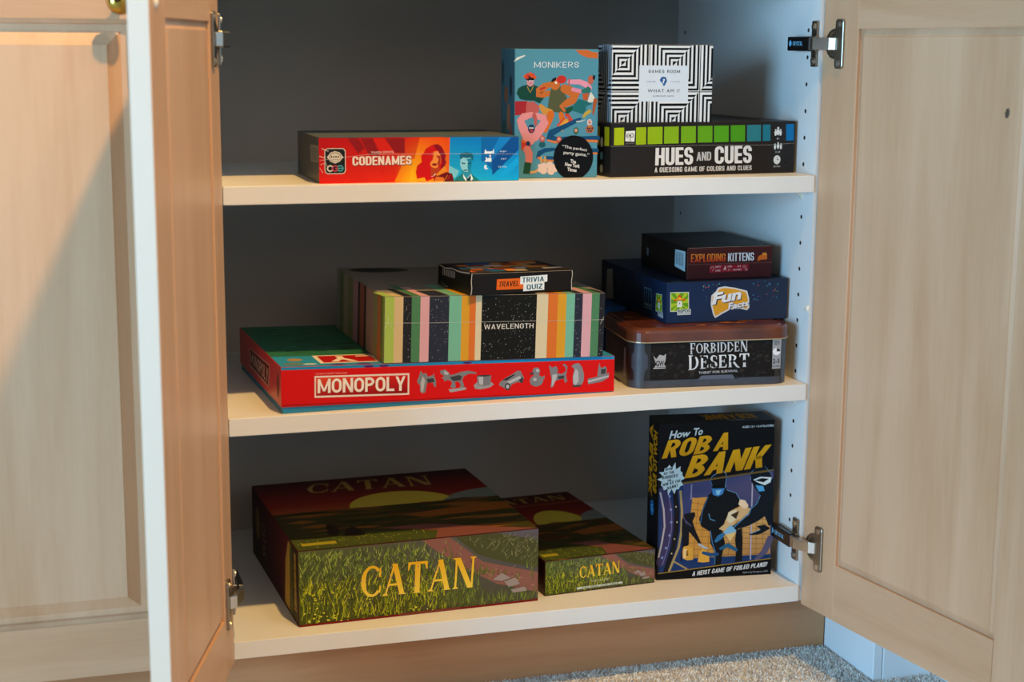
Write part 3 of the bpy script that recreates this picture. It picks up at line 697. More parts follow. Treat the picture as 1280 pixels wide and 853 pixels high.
p.rect(cx, cy-.7, cx+2.8, cy+.6, '#c2465c').rect(cx+2.8, cy-.6, cx+8, cy+.6, '#4aa7b3')
p.build('front_print', t, WRAP)
p = Print(F_['f']); p.k = 110
sh = [(x+.5, y-.6) for x, y in [(37,19.6),(103.3,19.9),(103.3,29.5),(37,29.5)]]
p.caps('CODENAMES', sh, '#6a1414').caps('CODENAMES', [(37,19.6),(103.3,19.9),(103.3,29.5),(37,29.5)], '#f1e3da')
p.text('VLAADA CHVÁTIL', [(57.6,32.4),(83.6,32.6),(83.6,35.8),(57.6,35.5)], '#f1d9d0', 0.005)
p.build('title_lettering', t, WRAP)
p = Print(F_['l'])
p.poly([(98,40.2),(150.1,41.4),(150,22.6),(101.3,21.2)], '#8b8a84').poly([(103.6,38.4),(144.5,39.5),(144.4,24),(107.2,23)], '#6c6b66')
p.build('side_print', t, WRAP)
p = Print(F_['t'])
p.rect(1, 1, 226, 153, '#5a6468').grad([(20, 1), (226, 1), (226, 9), (20, 9)], ['#1679b0', '#1679b0', '#2c86a8', '#4b6f7c'], 6, 2)
p.build('top_print', t, WRAP)
p = Print(F_['f']); p.k = 130
p.line([(-0,25.4),(53.8,31.5),(147.4,31.2),(226.8,30)], 0.22, '#e8d9d2')
p.line([(-0,30.2),(7.4,28.1)], .5, '#f3dfd8').line([(3.1,38.6),(10.5,35.4)], .6, '#f3dfd8').line([(1,20.8),(7.4,22.9),(9.5,17.6)], .35, '#f0c9c0').line([(0.6,17.7),(4.2,11.4)], .35, '#f0c9c0')
p.build('film_seam_glare', t, WRAP)  # seam lines drawn pale to stand in for the film's glare

# --- tall teal party game with dancing figures
t, F_ = game_box('party_game_box', 'tall teal party game box with dancing figures and black round sticker', 'game box', 0.3368, 0.0319, ZT, 0.1020, 0.0512, 0.1473, 0.0100, '#4a7f92', bevel=0.001)
p = Print(F_['f'])
p.rect(0.6, 0.6, 101.4, 146.7, '#4f8fa6')
p.poly([(73,146.3),(88.1,146.3),(93.9,144.1),(100.7,143.4),(100.7,136.6),(88.2,137.5),(78.9,141)], '#c4672f')
p.poly([(-1.5,132.5),(3,137.7),(12.2,140.4),(12.6,139.2),(5.3,135.6)], '#cfd8d8')
# seated woman in green jumper with flower crown
p.poly([(2.4,97.2),(4.5,102.9),(9.6,105.8),(14.2,106.7),(23.4,106.6),(30.2,103.7),(33.3,96),(37.5,94),(30.3,85.5),(23.1,88.9),(14.8,89),(6.6,90.5)], '#15443a')
p.poly([(0.5,88.2),(14.8,88.5),(22.1,75),(13.9,73.2),(0.6,72.4)], '#a1272f')
p.poly([(14.8,87.5),(23.1,87.9),(29.8,82.6),(29.3,75.9),(23.2,73.1),(13.9,74.2),(13.9,80.9)], '#b85a56')
p.ell(*[(18.8,110.5)][0], 4.4, 5.6, '#c98f9b').ell(*[(18.5,114.8)][0], 6.2, 3.6, '#17171a')
for k, (x, y) in enumerate([(12.6,116.3),(15.6,118.1),(18.7,119.1),(22,117.9),(24.1,115.2),(14.6,115.1),(20.3,116.7)]):
    p.ell(x, y, 2.2, 1.9, ('#d0552a', '#c33d27')[k % 2], 9)
p.rect(*[(17.2,111.2)][0], *[(22.1,111.8)][0], '#d9d2da')
p.tube([(15.2,104.8),(16.8,101.4),(18.9,98),(20.9,101.8),(22.4,105.2)], .7, '#b9a04c')
p.poly([(17.8,108.6),(20,108.7),(19.3,107.6)], '#8a2a3a')
# man in olive tunic with red cap
p.tube([(43.6,107.4),(36.4,105),(29.2,99.4),(27.7,95.5),(34.4,95.5),(41.6,97.3)], [6, 8, 9, 6, 7, 6], '#c06a2f')
p.poly([(30.2,102.7),(36.4,105),(37.9,103.1),(30.2,100.3)], '#b7332c')
p.poly([(44.1,102.6),(52.9,105.4),(59.1,104.8),(61.3,95.7),(63.4,91.8),(61.4,75.5),(56.3,74.6),(39.7,77.2),(41.6,92),(42.6,97.8)], '#52573b')
p.ell(*[(48.8,107.3)][0], 6, 6.6, '#c06a2f').poly([(43.6,110.3),(45.6,113.6),(50.2,115.5),(49.8,112.1),(45.6,109.8)], '#16161a')
p.ell(*[(56.5,112.8)][0], 6, 4.6, '#bf3027').ell(*[(49.8,109.1)][0], 1.4, 1.4, '#e8e2da', 10)
p.tube([(60.2,102.4),(66.4,100),(74.3,95.1),(70.7,89.8),(62.4,85.1),(56.7,81.8),(60.4,77.4)], [10, 11, 11, 10, 8, 6, 3], '#c06a2f')
p.tube([(31.9,82.6),(35.5,77.7),(42.8,74.8)], [5, 8, 9], '#c98f3f')
p.tube([(43.8,72.8),(41.8,65.2),(37.3,54.7)], [9, 7, 5], '#d0691f').tube([(56.3,73.2),(57.9,67.9),(58.4,64)], [6, 7, 7], '#d0691f')
p.tube([(63.5,72.6),(69.8,66.3),(60.5,65.9),(52.2,60.3)], [5, 6, 6, 2], '#c64434').tube([(62.6,64.9),(56.4,59.2),(58,54.4)], [6, 5, 2], '#d59a3c')
# diver in green trunks and pink sleeves
p.tube([(65.8,110.1),(78.9,110),(86.2,107),(90.9,103.1)], [5, 6, 7, 6], '#dd96ae').tube([(70.6,101.4),(80,99.4)], 4.5, '#d98aa6')
p.rect(*[(64.8,106.2)][0], *[(66.5,113.7)][0], '#b9525c')
p.ell(*[(92.2,112.3)][0], 3.6, 5.2, '#b8624a').poly([(94.5,113.2),(95,119),(96.3,116.6),(98.1,118.5),(97.1,112.2)], '#14141a')
p.poly([(80.5,100.3),(89.3,105.1),(93,102.1),(90.4,96.4),(81,97.9)], '#2c6d66')
p.poly([(82.1,96.5),(90.4,97.3),(88.4,88.7),(83.2,89.7)], '#b8572c')
p.poly([(92.5,98.8),(97.8,91.5),(95.2,87.2),(87.6,85.6)], '#d6d5cb')
p.poly([(69.7,82.1),(78,90.7),(88.4,87.7),(94.7,84.8),(86.4,82),(87.4,78.1),(83.3,73.3),(69.7,77.3)], '#1f6a6e').poly([(62.4,80.3),(70.7,82.6),(69.7,77.3),(64.6,73.6),(61.4,74.6)], '#1d4a36')
p.tube([(98.3,89.1),(96.8,79.9),(95.8,73.2)], [5, 3.4, 2], '#a5562c').tube([(91.6,76.6),(86.4,73.3),(84.4,70.4)], [4, 4, 3], '#bda03e')
# blue river serpent
S1 = [(80.2,68.1),(72.9,64.8),(65.7,61.5),(54.3,56.4),(44,51.7),(41.4,47.9),(50.3,44.9),(71,45.1),(102.3,45.6)]
p.tube(S1, [2.5, 5, 5, 6, 8, 8, 5, 5, 5], '#134a73')
p.tube([(40.4,43.7),(48.2,41.4),(81.5,42.6),(101,41.9)], [2, 3, 3, 3], '#c9783f')
p.tube([(48.3,33.3),(37.3,32.2),(30.4,28.9),(29.1,24.7)], [3.5, 5, 6, 5], '#134a73').tube([(29.1,23.8),(34.6,20.3),(48.4,20.5)], [2.4, 3, 3], '#c9783f').tube([(38.2,23.7),(48.4,23.1)], 4, '#134a73')
p.tube([(94.5,31.3),(101.1,31.2)], 4.6, '#134a73').tube([(94.6,27.9),(101.1,27.8)], 2.4, '#c9783f')
p.tube([(75.5,64.8),(81.3,65.2),(86,66.7)], [1.2, 1, .5], '#d6d5cb')
# wrestler in pink with masked head, red trunks, green boot
p.tube([(20.6,73.1),(10.9,70.4),(7.3,66.6),(9.9,58.9),(14.1,50.2)], [6, 9, 9, 10, 11], '#dd8f92').tube([(26.3,72.1),(34.6,69.1),(36.7,64.3),(30.5,55.8),(24.4,48.2)], [6, 9, 10, 11, 12], '#dd8f92')
p.poly([(9.9,59.9),(17.1,55),(25.4,54.9),(30.5,57.7),(29.6,48.1),(22.4,39.3),(11.1,39.5),(10,48.4)], '#dd8f92')
p.poly([(10.6,50.5),(28.9,51.9),(26.2,45.2),(19.8,37.6),(9.7,36.9)], '#dd8f92')
p.tube([(23.7,72.1),(25.5,67.3),(25.5,61.6)], [5, 4, 3], '#b85a56')
p.ell(*[(20.5,56.9)][0], 4.2, 5, '#16345c').rect(*[(17.6,57.1)][0], *[(23.5,58.5)][0], '#c8c6cc').ell(*[(20.5,54.7)][0], 2.4, 1.7, '#b33a34', 10)
p.poly([(8.6,44.6),(16.1,41.9),(20.3,38.5),(18.9,35.1),(8.9,32.7)], '#c23224').poly([(8.6,45),(14.7,42.8),(14.3,40.2),(9.7,41.2)], '#d0602a').ell(*[(16.6,40)][0], 2.7, 2.8, '#16345c')
p.tube([(15.3,33.4),(18,28.3),(17.7,18.9)], [9, 9, 8], '#cf7a72').poly([(12.6,19),(20.7,18),(19.1,5.3),(10.9,5.6)], '#1d4a36')
# little nesting dolls, cloud
for (x, y), c1, c2 in (([(91.5,61.7)][0], '#c7bec4', '#b3342c'), ([(74.9,52.1)][0], '#2d5b45', '#c4672f'), ([(33.8,43.4)][0], '#b85a56', '#c98f9b'), ([(54.2,42.2)][0], '#b34a3c', '#c4672f')):
    p.ell(x, y+2, 3.2, 4, c1).ell(x, y+2.4, 1.9, 2.2, '#cf9a86', 12).ell(x, y+1.2, 1.0, .7, c2, 8)
p.ell(*[(91.8,55.9)][0], 5, 4.6, '#b8672f')
for x, y in [(89.2,56.9),(91.8,56.4),(94.9,56.8),(90.2,54),(93.4,53.7)]: p.ell(x, y, 1.1, 1.3, '#1a2c48', 8)
p.ell(*[(33.8,38.7)][0], 4, 3.4, '#1f5a66')
for (x, y), r in zip([(31,14.4),(35.6,14.4),(42.9,14.7),(49.4,11.6),(35.6,9.2),(44.8,8.2),(31,9.8)], (2.4, 3.6, 4.6, 4.8, 4.5, 4.5, 2.8)):
    p.ell(x, y, r, r, '#dcc0ae')
p.rect(*[(31.4,17.8)][0], *[(33.6,25.5)][0], '#bda05c').rect(*[(36.3,17.8)][0], *[(38.6,25.4)][0], '#bda05c')
p.tube([(20.5,7),(26.4,7.7),(28.2,10.2)], [3, 3, 2], '#c9a06c')
p.build('front_print', t, WRAP)
p = Print(F_['f']); p.k = 120
p.caps('MONIKERS', [(23.2,125.9),(77.3,126.2),(77.3,132.8),(23.2,132.7)], '#dfe8ee', None, .74, .11, .1, .2)
p.build('title_lettering', t, WRAP)
cx, cy = [(72.1,23.3)][0]
p = Print(F_['f']); p.k = 130
p.ell(cx, cy, 24.4, 25.6, '#0a0a0b', 44)
p.text('“The perfect', [(58,34),(88.5,29.3),(89,33.5),(58.4,38.3)], '#d9d9d9', 0.012)
p.text('party game.”', [(59.9,26.7),(91.4,22.8),(91.6,27.9),(60.1,31.4)], '#d9d9d9', 0.012)
p.text('The', [(68.2,17.2),(75.2,16.2),(75.3,20.5),(68.5,21.5)], '#d9d9d9', 0.03)
p.text('New York', [(61.8,13.9),(79.9,11),(80.3,15.3),(62.2,18.2)], '#d9d9d9', 0.03)
p.text('Times', [(64.6,7.9),(76.2,6.4),(76.3,10.6),(64.9,12.1)], '#d9d9d9', 0.03)
p.build('round_sticker', t, WRAP, 'black round sticker with a press quote')
p = Print(F_['l'])
p.rect(.6, .6, 50.6, 146.7, '#3f6a78')
for i, (u, v, a, b, c) in enumerate(((8, 120, 5, 14, '#27454f'), (20, 95, 7, 10, '#8a5a3c'), (30, 70, 6, 16, '#a26a4a'), (14, 55, 6, 12, '#2f5a52'), (38, 105, 5, 12, '#22343c'), (25, 30, 9, 12, '#a8705a'), (40, 45, 4, 18, '#9c4a3a'))): p.ell(u, v, a, b, c)
p.build('side_print', t, WRAP)

# --- dark colour-guessing game lying flat
HX, HY, HR = 0.4522, 0.0251, 0.0897
t, F_ = game_box('board_game_box', 'flat dark game box with a row of green and blue colour tiles', 'game box', HX, HY, ZT, 0.2493, 0.26, 0.0628, HR, '#2b2725', material=mat('dark_brown_glossy_card', '#211c1a', 0.4, spec=0.2, coat=0.06))
p = Print(F_['f'])
tiles = [([(4.1,37.3),(16.9,37.5),(16.8,57.6),(4.1,57.4)], '#a8bb12'), ([(32.5,37.5),(45.7,37.7),(45.6,57.8),(32.4,57.6)], '#98b414'),
 ([(47.8,37.8),(67.3,38),(67.1,58),(47.7,57.9)], '#90b416'), ([(69.5,38.2),(88.8,38.2),(88.5,58.1),(69.3,58)], '#84b01c'),
 ([(92,38.3),(111.8,38.5),(111.4,58.2),(91.7,58.1)], '#72aa1c'), ([(114.4,38.7),(134.2,38.7),(133.8,58.3),(114,58.2)], '#62a41c'),
 ([(136.4,38.8),(156.4,38.9),(155.9,58.4),(136,58.3)], '#52a01e'), ([(159.1,39),(178.9,39.1),(178.4,58.7),(158.6,58.6)], '#4a981c'),
 ([(181.6,39),(201,39.1),(200.4,58.8),(181.1,58.7)], '#2d7a84'), ([(203.5,39.2),(214.3,39.2),(213.7,58.9),(202.9,58.8)], '#1f7488'), ([(236.4,39.2),(247.4,39.2),(246.6,59.2),(235.6,59.2)], '#0f6ea8')]
for q, c in tiles: p.poly(q, c)
p.poly([(18.5,41.7),(30.4,41.1),(31.2,53.9),(19.1,53.3)], '#e6e6e2')
for k, (cx, cy) in enumerate([(22.2,48),(27.2,48.3)]):
    p.tube([(cx+1.9*math.cos(math.radians(a)), cy+2.2*math.sin(math.radians(a))) for a in range(0, 361 if k else 320, 30)], .8, '#2a2a2a')
p.tube([(24.9,48.7),(25,42.2)], .8, '#2a2a2a').tube([(20.6,47.9),(24.1,47.8)], .7, '#2a2a2a')
p.text('games', [(19.2,38.2),(30.4,38.1),(30.4,39.6),(19.2,39.7)], '#8a8580')
# pictograms: players and clock
for (cx, cy), s_ in zip([(221.2,49.1),(224.6,50.7),(228.1,49.2),(221,32.2),(225.2,33.3),(229.2,32.4)], (1, 1.25, 1, .9, 1, .9)):
    p.ell(cx, cy+3*s_, 1.1*s_, 1.2*s_, '#d8dcdc', 12).poly([(cx-1.6*s_, cy+1.6*s_), (cx+1.6*s_, cy+1.6*s_), (cx+1.7*s_, cy-1*s_), (cx+.9*s_, cy-3.8*s_), (cx-.9*s_, cy-3.8*s_), (cx-1.7*s_, cy-1*s_)], '#d8dcdc')
p.text('8+', [(223.1,40.6),(227,40.8),(226.9,42.9),(223,42.8)], '#c8cccc').text('3-10', [(221.8,24.6),(228.3,24.7),(228.2,26.9),(221.7,26.8)], '#c8cccc').text('30 Min.', [(219.6,7),(229.8,7.2),(229.7,9.3),(219.5,9.2)], '#c8cccc')
cx, cy = [(224.4,16.2)][0]
p.ell(cx, cy, 4.9, 5.4, '#d2d6d6').line([(cx, cy+3.6), (cx, cy), (cx+2.8, cy)], .6, '#2b2b2b')
p.ell(*[(236.9,12.6)][0], 1.2, 1.4, '#111111', 10)
p.build('front_print', t, WRAP)
p = Print(F_['f']); p.k = 90
p.caps('HUES', [(58.2,12.8),(108.9,12.8),(108.1,33.6),(58.4,33.3)], '#dcdcdc', None, .54, .2, .16, .05)
p.caps('AND', [(113.2,17.1),(133.1,17.3),(132.9,27.7),(113.1,27.6)], '#b9b9b9', None, .54, .19, .15, .05)
p.caps('CUES', [(138.1,13),(189,13.1),(188.4,34.2),(137.6,33.8)], '#dcdcdc', None, .54, .2, .16, .05)
p.caps('A GUESSING GAME OF COLORS AND CLUES', [(57.6,4.6),(189.2,4.5),(189.1,10.2),(57.6,10.5)], '#cfcfcf', None, .5, .17, .16, .1)
p.build('title_lettering', t, WRAP)
p = Print(F_['f']); p.k = 130
p.line([(-0.7,36.1),(124.3,35.6),(214.5,34.3),(249.4,36.2)], .25, '#a9a49c')
p.build('film_seam_glare', t, WRAP)  # pale wrap seam with the film's glare painted in
p = Print(F_['l'])
for k in range(8):
    p.rect(260-17-k*26, 36, 260-4-k*26, 58, ('#a8a012', '#b09a14', '#b88a16', '#c07a18', '#c26a1a', '#c45a1e', '#c24a24', '#bc3a2a')[k])
p.rect(230, 20, 241, 52, '#1a1a1a').ell(236, 40, 3.5, 6, '#d8d8d8').ell(236, 24, 3.6, 4.8, '#5aa0c0').ell(236, 9, 3.8, 5, '#a8b8c0')
p.build('side_print', t, WRAP)

# --- black and white op-art box on top of it
hz = ZT+0.0628
t, F_ = game_box('trivia_game_box', 'small box patterned with black and white concentric squares', 'game box', 0.4563, 0.0364, hz, 0.1277, 0.045, 0.0901, 0.0066, '#dfe2e4')
def opart(p, U, V, ou, step=0.5, per=64.6, sp=2.6):
    quads = []
    nv = int(V/step)
    for j in range(nv):
        v = (j+.5)*step; run = None
        for i in range(int(U/step)+1):
            u = (i+.5)*step
            dx = (u+ou-14.2+per/2) % per-per/2; dy = (v-3.6+per/2) % per-per/2
            d = max(abs(dx), abs(dy))
            on = int(math.floor(d/sp+(0.0 if dy > dx else 1.0))) % 2 == 0 and u < U
            if on and run is None: run = i*step
            if (not on) and run is not None: quads.append((run, j*step, min(i*step, U), (j+1)*step)); run = None
    p.quads(quads, '#101218')
p = Print(F_['f']); p.rect(.4, .4, 127.3, 89.7, '#dde2e6'); opart(p, 127.6, 90.0, 0)
p.poly([(33.9,24.5),(96.6,24),(96.2,66),(34.2,66.2)], '#d3dfec')
p.tube([[(62,49.2)][0], [(63.6,51.9)][0], [(66.7,51.5)][0], [(67.8,48.5)][0], [(65.5,43.8)][0]], [3.6, 3, 3, 3.4, 2.6], '#1c5fa0')
p.ell(*[(64.8,48.6)][0], 3, 3.6, '#1c5fa0')
p.build('front_print', t)
p = Print(F_['f']); p.k = 60
p.caps('GAMES ROOM', [(45.7,57.6),(85.5,57.5),(85.4,61.1),(45.7,61.1)], '#1a2230', None, .7, .14, .13, .3)
p.text('WHAT AM I?', [(45.1,35),(85.6,34.9),(85.5,38.6),(45.1,38.8)], '#2c3a4c', 0.0, 1.2)
p.text('GUESSING GAME', [(51.7,29.9),(78.2,29.9),(78.2,31.5),(51.7,31.6)], '#3a4a5c', 0.0, 1.2)
p.text('FIGURE', [(43.5,46.8),(54.7,46.7),(54.7,48.1),(43.5,48.2)], '#4a7aa0', 0.0, 1.2).text('IT OUT', [(74.1,46.6),(85.7,46.5),(85.6,48),(74.1,48)], '#4a7aa0', 0.0, 1.2)
p.text('?', [(63.5,45.6),(66.8,45.6),(66.7,50.7),(63.5,50.7)], '#e8eef4', 0.02)
p.build('title_lettering', t)
p = Print(F_['l']); p.rect(.4, .4, 44.6, 89.7, '#c9d0d6'); opart(p, 44.6, 90.0, -45)
p.build('side_print', t)

# ------------------------------------------------------------------ MIDDLE SHELF
# --- wide red property game; the lid sits a little high on the left
MX, MY, MW, MD, MR = 0.0600, 0.0073, 0.4007, 0.2692, 0.0336
HL, HR_ = 0.0535, 0.0437
c, s = math.cos(MR), math.sin(MR)
t = thing('board_game_box', 'wide flat red game box printed with a row of silver tokens', 'game box', (MX+MW/2*c-MD/2*s, MY+MW/2*s+MD/2*c, ZM), MR, 0, 'board game boxes on the shelves')
RED = mat('card_red', '#c9120f', 0.4, coat=0.2)
MB().box(-MW/2+.0015, -MD/2+.0015, 0, MW/2-.0015, MD/2-.0015, 0.030).build('tray', mat('card_tray_blue', '#1f7fa8', 0.45), t, bevel=0.0006)
zl0, zr0 = 0.0075, 0.0008
MB().hexa([(-MW/2, -MD/2, zl0), (MW/2, -MD/2, zr0), (MW/2, MD/2, zr0), (-MW/2, MD/2, zl0), (-MW/2, -MD/2, HL), (MW/2, -MD/2, HR_), (MW/2, MD/2, HR_), (-MW/2, MD/2, HL)]).build('lid', RED, t, bevel=0.0009)
hh = lambda u: HL+(HR_-HL)*(u/MW)
HN = 45.4
F_ = dict(f=lambda u, v, n: (-MW/2+u, -MD/2-n, v*1000/HN*hh(u)), l=lambda u, v, n: (-MW/2-n, MD/2-u, v*1000/HN*HL), t=lambda u, v, n: (-MW/2+u, -MD/2+v, hh(u)+n))
p = Print(F_['f'])
p.grad([(0.6, 7.5), (400, 1.4), (400, 45.2), (0.6, 45.2)], ['#cf100e', '#d50f0f', '#d81311', '#cf1310'], 8, 2)
p.poly([(0.6, 42.6), (400, 41.4), (400, 45.2), (0.6, 45.2)], '#1b86b8')
p.poly([(0.6, 7.5), (380, 1.6), (255, 5.4), (.6, 9.2)], '#a20d0d')
for u in (100, 118, 217): p.ell(u, 43.4, 6, 1.2, '#4a2a6a', 10)
# silver playing pieces
SIL, SH, HI = '#7d7d81', '#3c3d41', '#b4b4b8'
dog = [(156.5,25.7),(158.3,29.7),(161,36.8),(163.6,33.5),(167.1,34.2),(169.7,30.1),(175.9,31.5),(176.3,34.7),(177.6,29),(179.3,24.8),(178.9,18.3),(176.6,19.2),(175.4,23.3),(168.7,23.6),(166.4,13.2),(162.4,12.6),(159.8,15.1),(160.3,21.5),(158.2,22.4)]
p.poly(dog, SIL).poly([(160.8,23.9),(163.5,31.1),(166.1,26.2),(163.6,13.3),(161.5,14.2)], HI).poly([(167.9,27.7),(175.8,28.2),(177.5,24.1),(169.6,23.1)], SH)
rex = [(184,36.1),(190.3,37),(194.8,33.3),(195.7,30.8),(201.2,31.4),(208.6,33.7),(218,34.7),(228.4,32.2),(227.4,30.9),(218.9,31.2),(212.3,28.5),(210.7,24.4),(213.1,17.6),(211.2,14.7),(207.5,16.2),(208.8,20.3),(204.8,23.8),(202,22.3),(202.9,17.3),(199.5,15.7),(196.4,17.5),(198.3,22.4),(195.6,25),(191,25.2),(189.2,23.6),(188.3,26.6),(185.6,27.9),(189.3,29.9),(184.4,32.8)]
p.poly(rex, SIL).poly([(195.6,28.3),(206.7,30.4),(210.4,28.6),(208.5,24.5),(199.6,24)], SH).poly([(188.5,36),(194.2,33.3),(193.5,30.9),(189.3,31.8)], HI)
p.poly([(194,15.2),(215,16.4),(215.5,13.8),(196.4,11.7)], '#a0a0a4')
p.poly([(224.4,18),(228.3,21.2),(244.7,21.4),(249.2,18.1),(244.7,14.9),(233,13),(226.3,14)], '#98989c').poly([(228.3,28.5),(245.8,28.5),(244.7,17.6),(236.9,16.6),(229.2,18.3)], '#77777b').poly([(230.3,27.7),(236,27.5),(236,18),(231.1,18.9)], HI).ell(*[(237,28.3)][0], 8.3, 1.0, '#3a3a3e')
p.poly([(255.2,16.7),(256.6,20.1),(262.6,24.2),(272.7,29),(277.8,32.3),(281.9,31.8),(283.6,27.8),(286,24.2),(285,18.9),(281.9,17.8),(278.8,19.2),(271.1,16.9),(268.6,11.4),(263.6,11.6),(260.6,13.9)], SIL)
p.poly([(259.6,22.5),(272.7,28.1),(275.8,28),(264.6,21.5)], '#2c2c30').ell(*[(266,14.5)][0], 3.6, 4.2, SH).ell(*[(266,14.5)][0], 1.9, 2.3, HI).ell(*[(282.9,21.1)][0], 2.6, 3.4, SH).poly([(264.6,19.8),(280.9,26.1),(282.9,23.4),(268.6,17.8)], HI)
p.ell(*[(301.7,19.5)][0], 8.4, 6.8, SIL).ell(*[(301.3,30.2)][0], 4.7, 5, SIL).poly([(292.9,28.3),(297.5,30.3),(297.9,27.3),(294.4,26.5)], SH).poly([(307,22.5),(312,25.5),(311.3,20.5)], SIL).ell(*[(300.7,18.3)][0], 5.5, 4.2, '#7a7a7e').ell(*[(299.6,21)][0], 2.4, 1.8, HI).ell(*[(302.8,31.5)][0], 2, 1.8, HI)
cat_ = [(317.1,37.3),(321,34.2),(326.4,35.8),(328.6,30.7),(327.5,27.1),(334.1,26),(338.5,29.5),(337.4,34.1),(334.1,36.9),(336.3,38.3),(340.3,34.9),(339.6,28.6),(338.6,24),(340.4,16.7),(337.5,15),(335.3,20.5),(328.7,19),(324.3,17.3),(323.2,11.1),(319.3,10.3),(320.6,20.2),(318.8,27.4)]
p.poly(cat_, SIL).poly([(321.4,25.6),(327.5,26.2),(326.5,20.9),(322.8,12.9),(320.6,12.1)], HI).poly([(328.6,23.5),(336.3,24.1),(336.4,20.5),(328.7,19.9)], SH)
p.poly([(345.2,34.8),(349.7,37.7),(354.6,38.2),(358.7,33.5),(361.5,24.2),(361.1,15.9),(357.7,10.5),(349.8,9.9),(347.5,13.7),(347,22.8),(349.2,31)], '#85868a').poly([(350.8,31.9),(354.2,28.1),(354.7,16.1),(350.9,11.7),(348,14.6),(347.9,22.8)], HI).poly([(346.4,11.3),(358.9,11.7),(356.6,9.2),(347.6,9.3)], SH)
p.poly([(366.2,18.4),(379.6,20.7),(393.7,24.9),(392.6,18.4),(384.3,14),(366.9,11.5)], SIL).poly([(366.6,16.2),(393.3,21.5),(392.8,19.3),(367.1,13.6)], HI).poly([(378.4,20.8),(379.5,31),(380.8,37.5),(382.8,30.9),(388.9,33),(390.8,28.8),(389.4,23.2),(381.9,21.6)], SIL).poly([(383,29),(389.4,30.3),(388.5,24.1),(383.3,23)], SH)
p.build('front_print', t)
p = Print(F_['f']); p.k = 80
p.poly([(37.6,14.3),(147.1,11.9),(147.5,34.7),(37.9,35.8)], '#ead9cf').poly([(39.2,16.2),(145.3,13.7),(145.6,32.9),(39.4,34.1)], '#9c0d12')
p.grad([(39.2,16.2),(145.3,13.7),(145.6,32.9),(39.4,34.1)], ['#a80e14', '#8c0b10', '#d01616', '#e04a28'], 8, 3)
p.caps('MONOPOLY', [(41.6,18.1),(143.1,15.9),(143.4,31.1),(42,32.1)], '#5c060a', None, .72, .19, .17, .08).caps('MONOPOLY', [(x-.5, y+.6) for x, y in [(41.6,18.1),(143.1,15.9),(143.4,31.1),(42,32.1)]], '#f0e6dc', None, .72, .19, .17, .08)
p.text('FAST-DEALING PROPERTY TRADING GAME', [(39,37.2),(75.1,36.9),(75.2,38.4),(39.1,38.6)], '#e8b0a8', 0.0)
p.build('title_lettering', t)
p = Print(F_['l'])
p.poly([(72.3,15.1),(195.7,13.5),(204.3,37.3),(69.3,34.2)], '#c9a79a').poly([(74.7,17),(193.1,14.7),(200.5,35.9),(73.1,33.3)], '#5e1210')
p.caps('MONOPOLY', [(77.1,19.7),(190.6,16.9),(195.7,32.4),(76.8,31)], '#b89a90', None, .72, .19, .17, .08)
p.ell(252, 25, 6, 12, '#6a3a36')
p.build('side_print', t)
p = Print(F_['t'])
p.rect(.8, .8, 400, 268.6, '#2f6e52')
for k in range(130):
    u, v = rnd(6, 250), rnd(75, 264); p.poly([(u, v), (u+rnd(8, 30), v+rnd(-3, 3)), (u+rnd(4, 26), v+rnd(5, 12))], random.choice(['#265a42', '#3a7d60', '#214a3a', '#44806a', '#2d6650']))
p.rect(.8, .8, 400, 62, '#2f94bd').ell(24, 40, 9, 8, '#b08a54').ell(18, 16, 12, 7, '#6f7f6a').ell(36, 13, 8, 4, '#c9d2c4')
for u in (66, 96, 230): p.ell(u, 5, 9, 4, '#5a3a80')
p.rect(48, 14, 352, 62, '#e9dcc6').rect(53, 18, 347, 58, '#b3161a')
p.caps('MONOPOLY', [(338, 54), (62, 54), (62, 22), (338, 22)], '#efe3d0', None, .72, .19, .17, .08)
p.build('top_print', t)

# --- striped guessing game on top of it
TILT = 0.0245
wx, wy, wr = 0.1774, 0.0117, 0.0231
def mono_top(x): return ZM+HL-TILT*(x-MX)
WW, WD, WH = 0.2671, 0.2473, 0.0764
wz = mono_top(wx+WW/2)+0.0002
t, F_ = game_box('board_game_box', 'box covered in coloured vertical stripes stacked on the red box', 'game box', wx, wy, wz, WW, WD, WH, wr, '#8a8074', material=mat('striped_card_base', '#9a9184', 0.4, coat=0.3), ry=TILT, bevel=0.0012)
LIME, TAN, DK, GRN, PNK, NAVY, TEAL, AMB, ORG, CRM, BLK = '#a6c25a', '#d3b98c', '#252428', '#4c7f58', '#d8a3aa', '#2a2d3a', '#74b498', '#d89a28', '#d8702a', '#d8c8a4', '#17150f'
bands = [(510, 540, LIME), (540, 568, TAN), (568, 594, DK), (594, 621, GRN), (621, 649, PNK), (649, 711, NAVY), (711, 750, TEAL), (750, 775, AMB), (775, 795, ORG), (795, 814, CRM), (814, 991, BLK), (991, 1028, CRM), (1028, 1060, ORG), (1060, 1088, AMB), (1088, 1116, TEAL), (1116, 1142, NAVY), (1142, 1172, PNK), (1172, 1198, GRN), (1198, 1216, DK)]
def bu(x): return max(0.5, min(266.6, (x-510)/(1216-510)*266.6))
p = Print(F_['f']); tp = Print(F_['t']); tp.rect(.8, .8, 266.3, 246.5, '#8d8579')
for a, b, cc in bands:
    p.rect(bu(a), .5, bu(b), 76.0, cc)
for i, (a, b, cc) in enumerate(bands):
    L_ = (34, 26, 60, 88, 70, 40, 90, 55, 30, 75, 120, 60, 95, 40, 70, 30, 90, 60, 30)[i]
    tp.poly([(bu(a), .6), (bu(b), .6), (bu(b)-6, L_), (bu(a)-6, L_)], cc)
rs = random.Random(5)
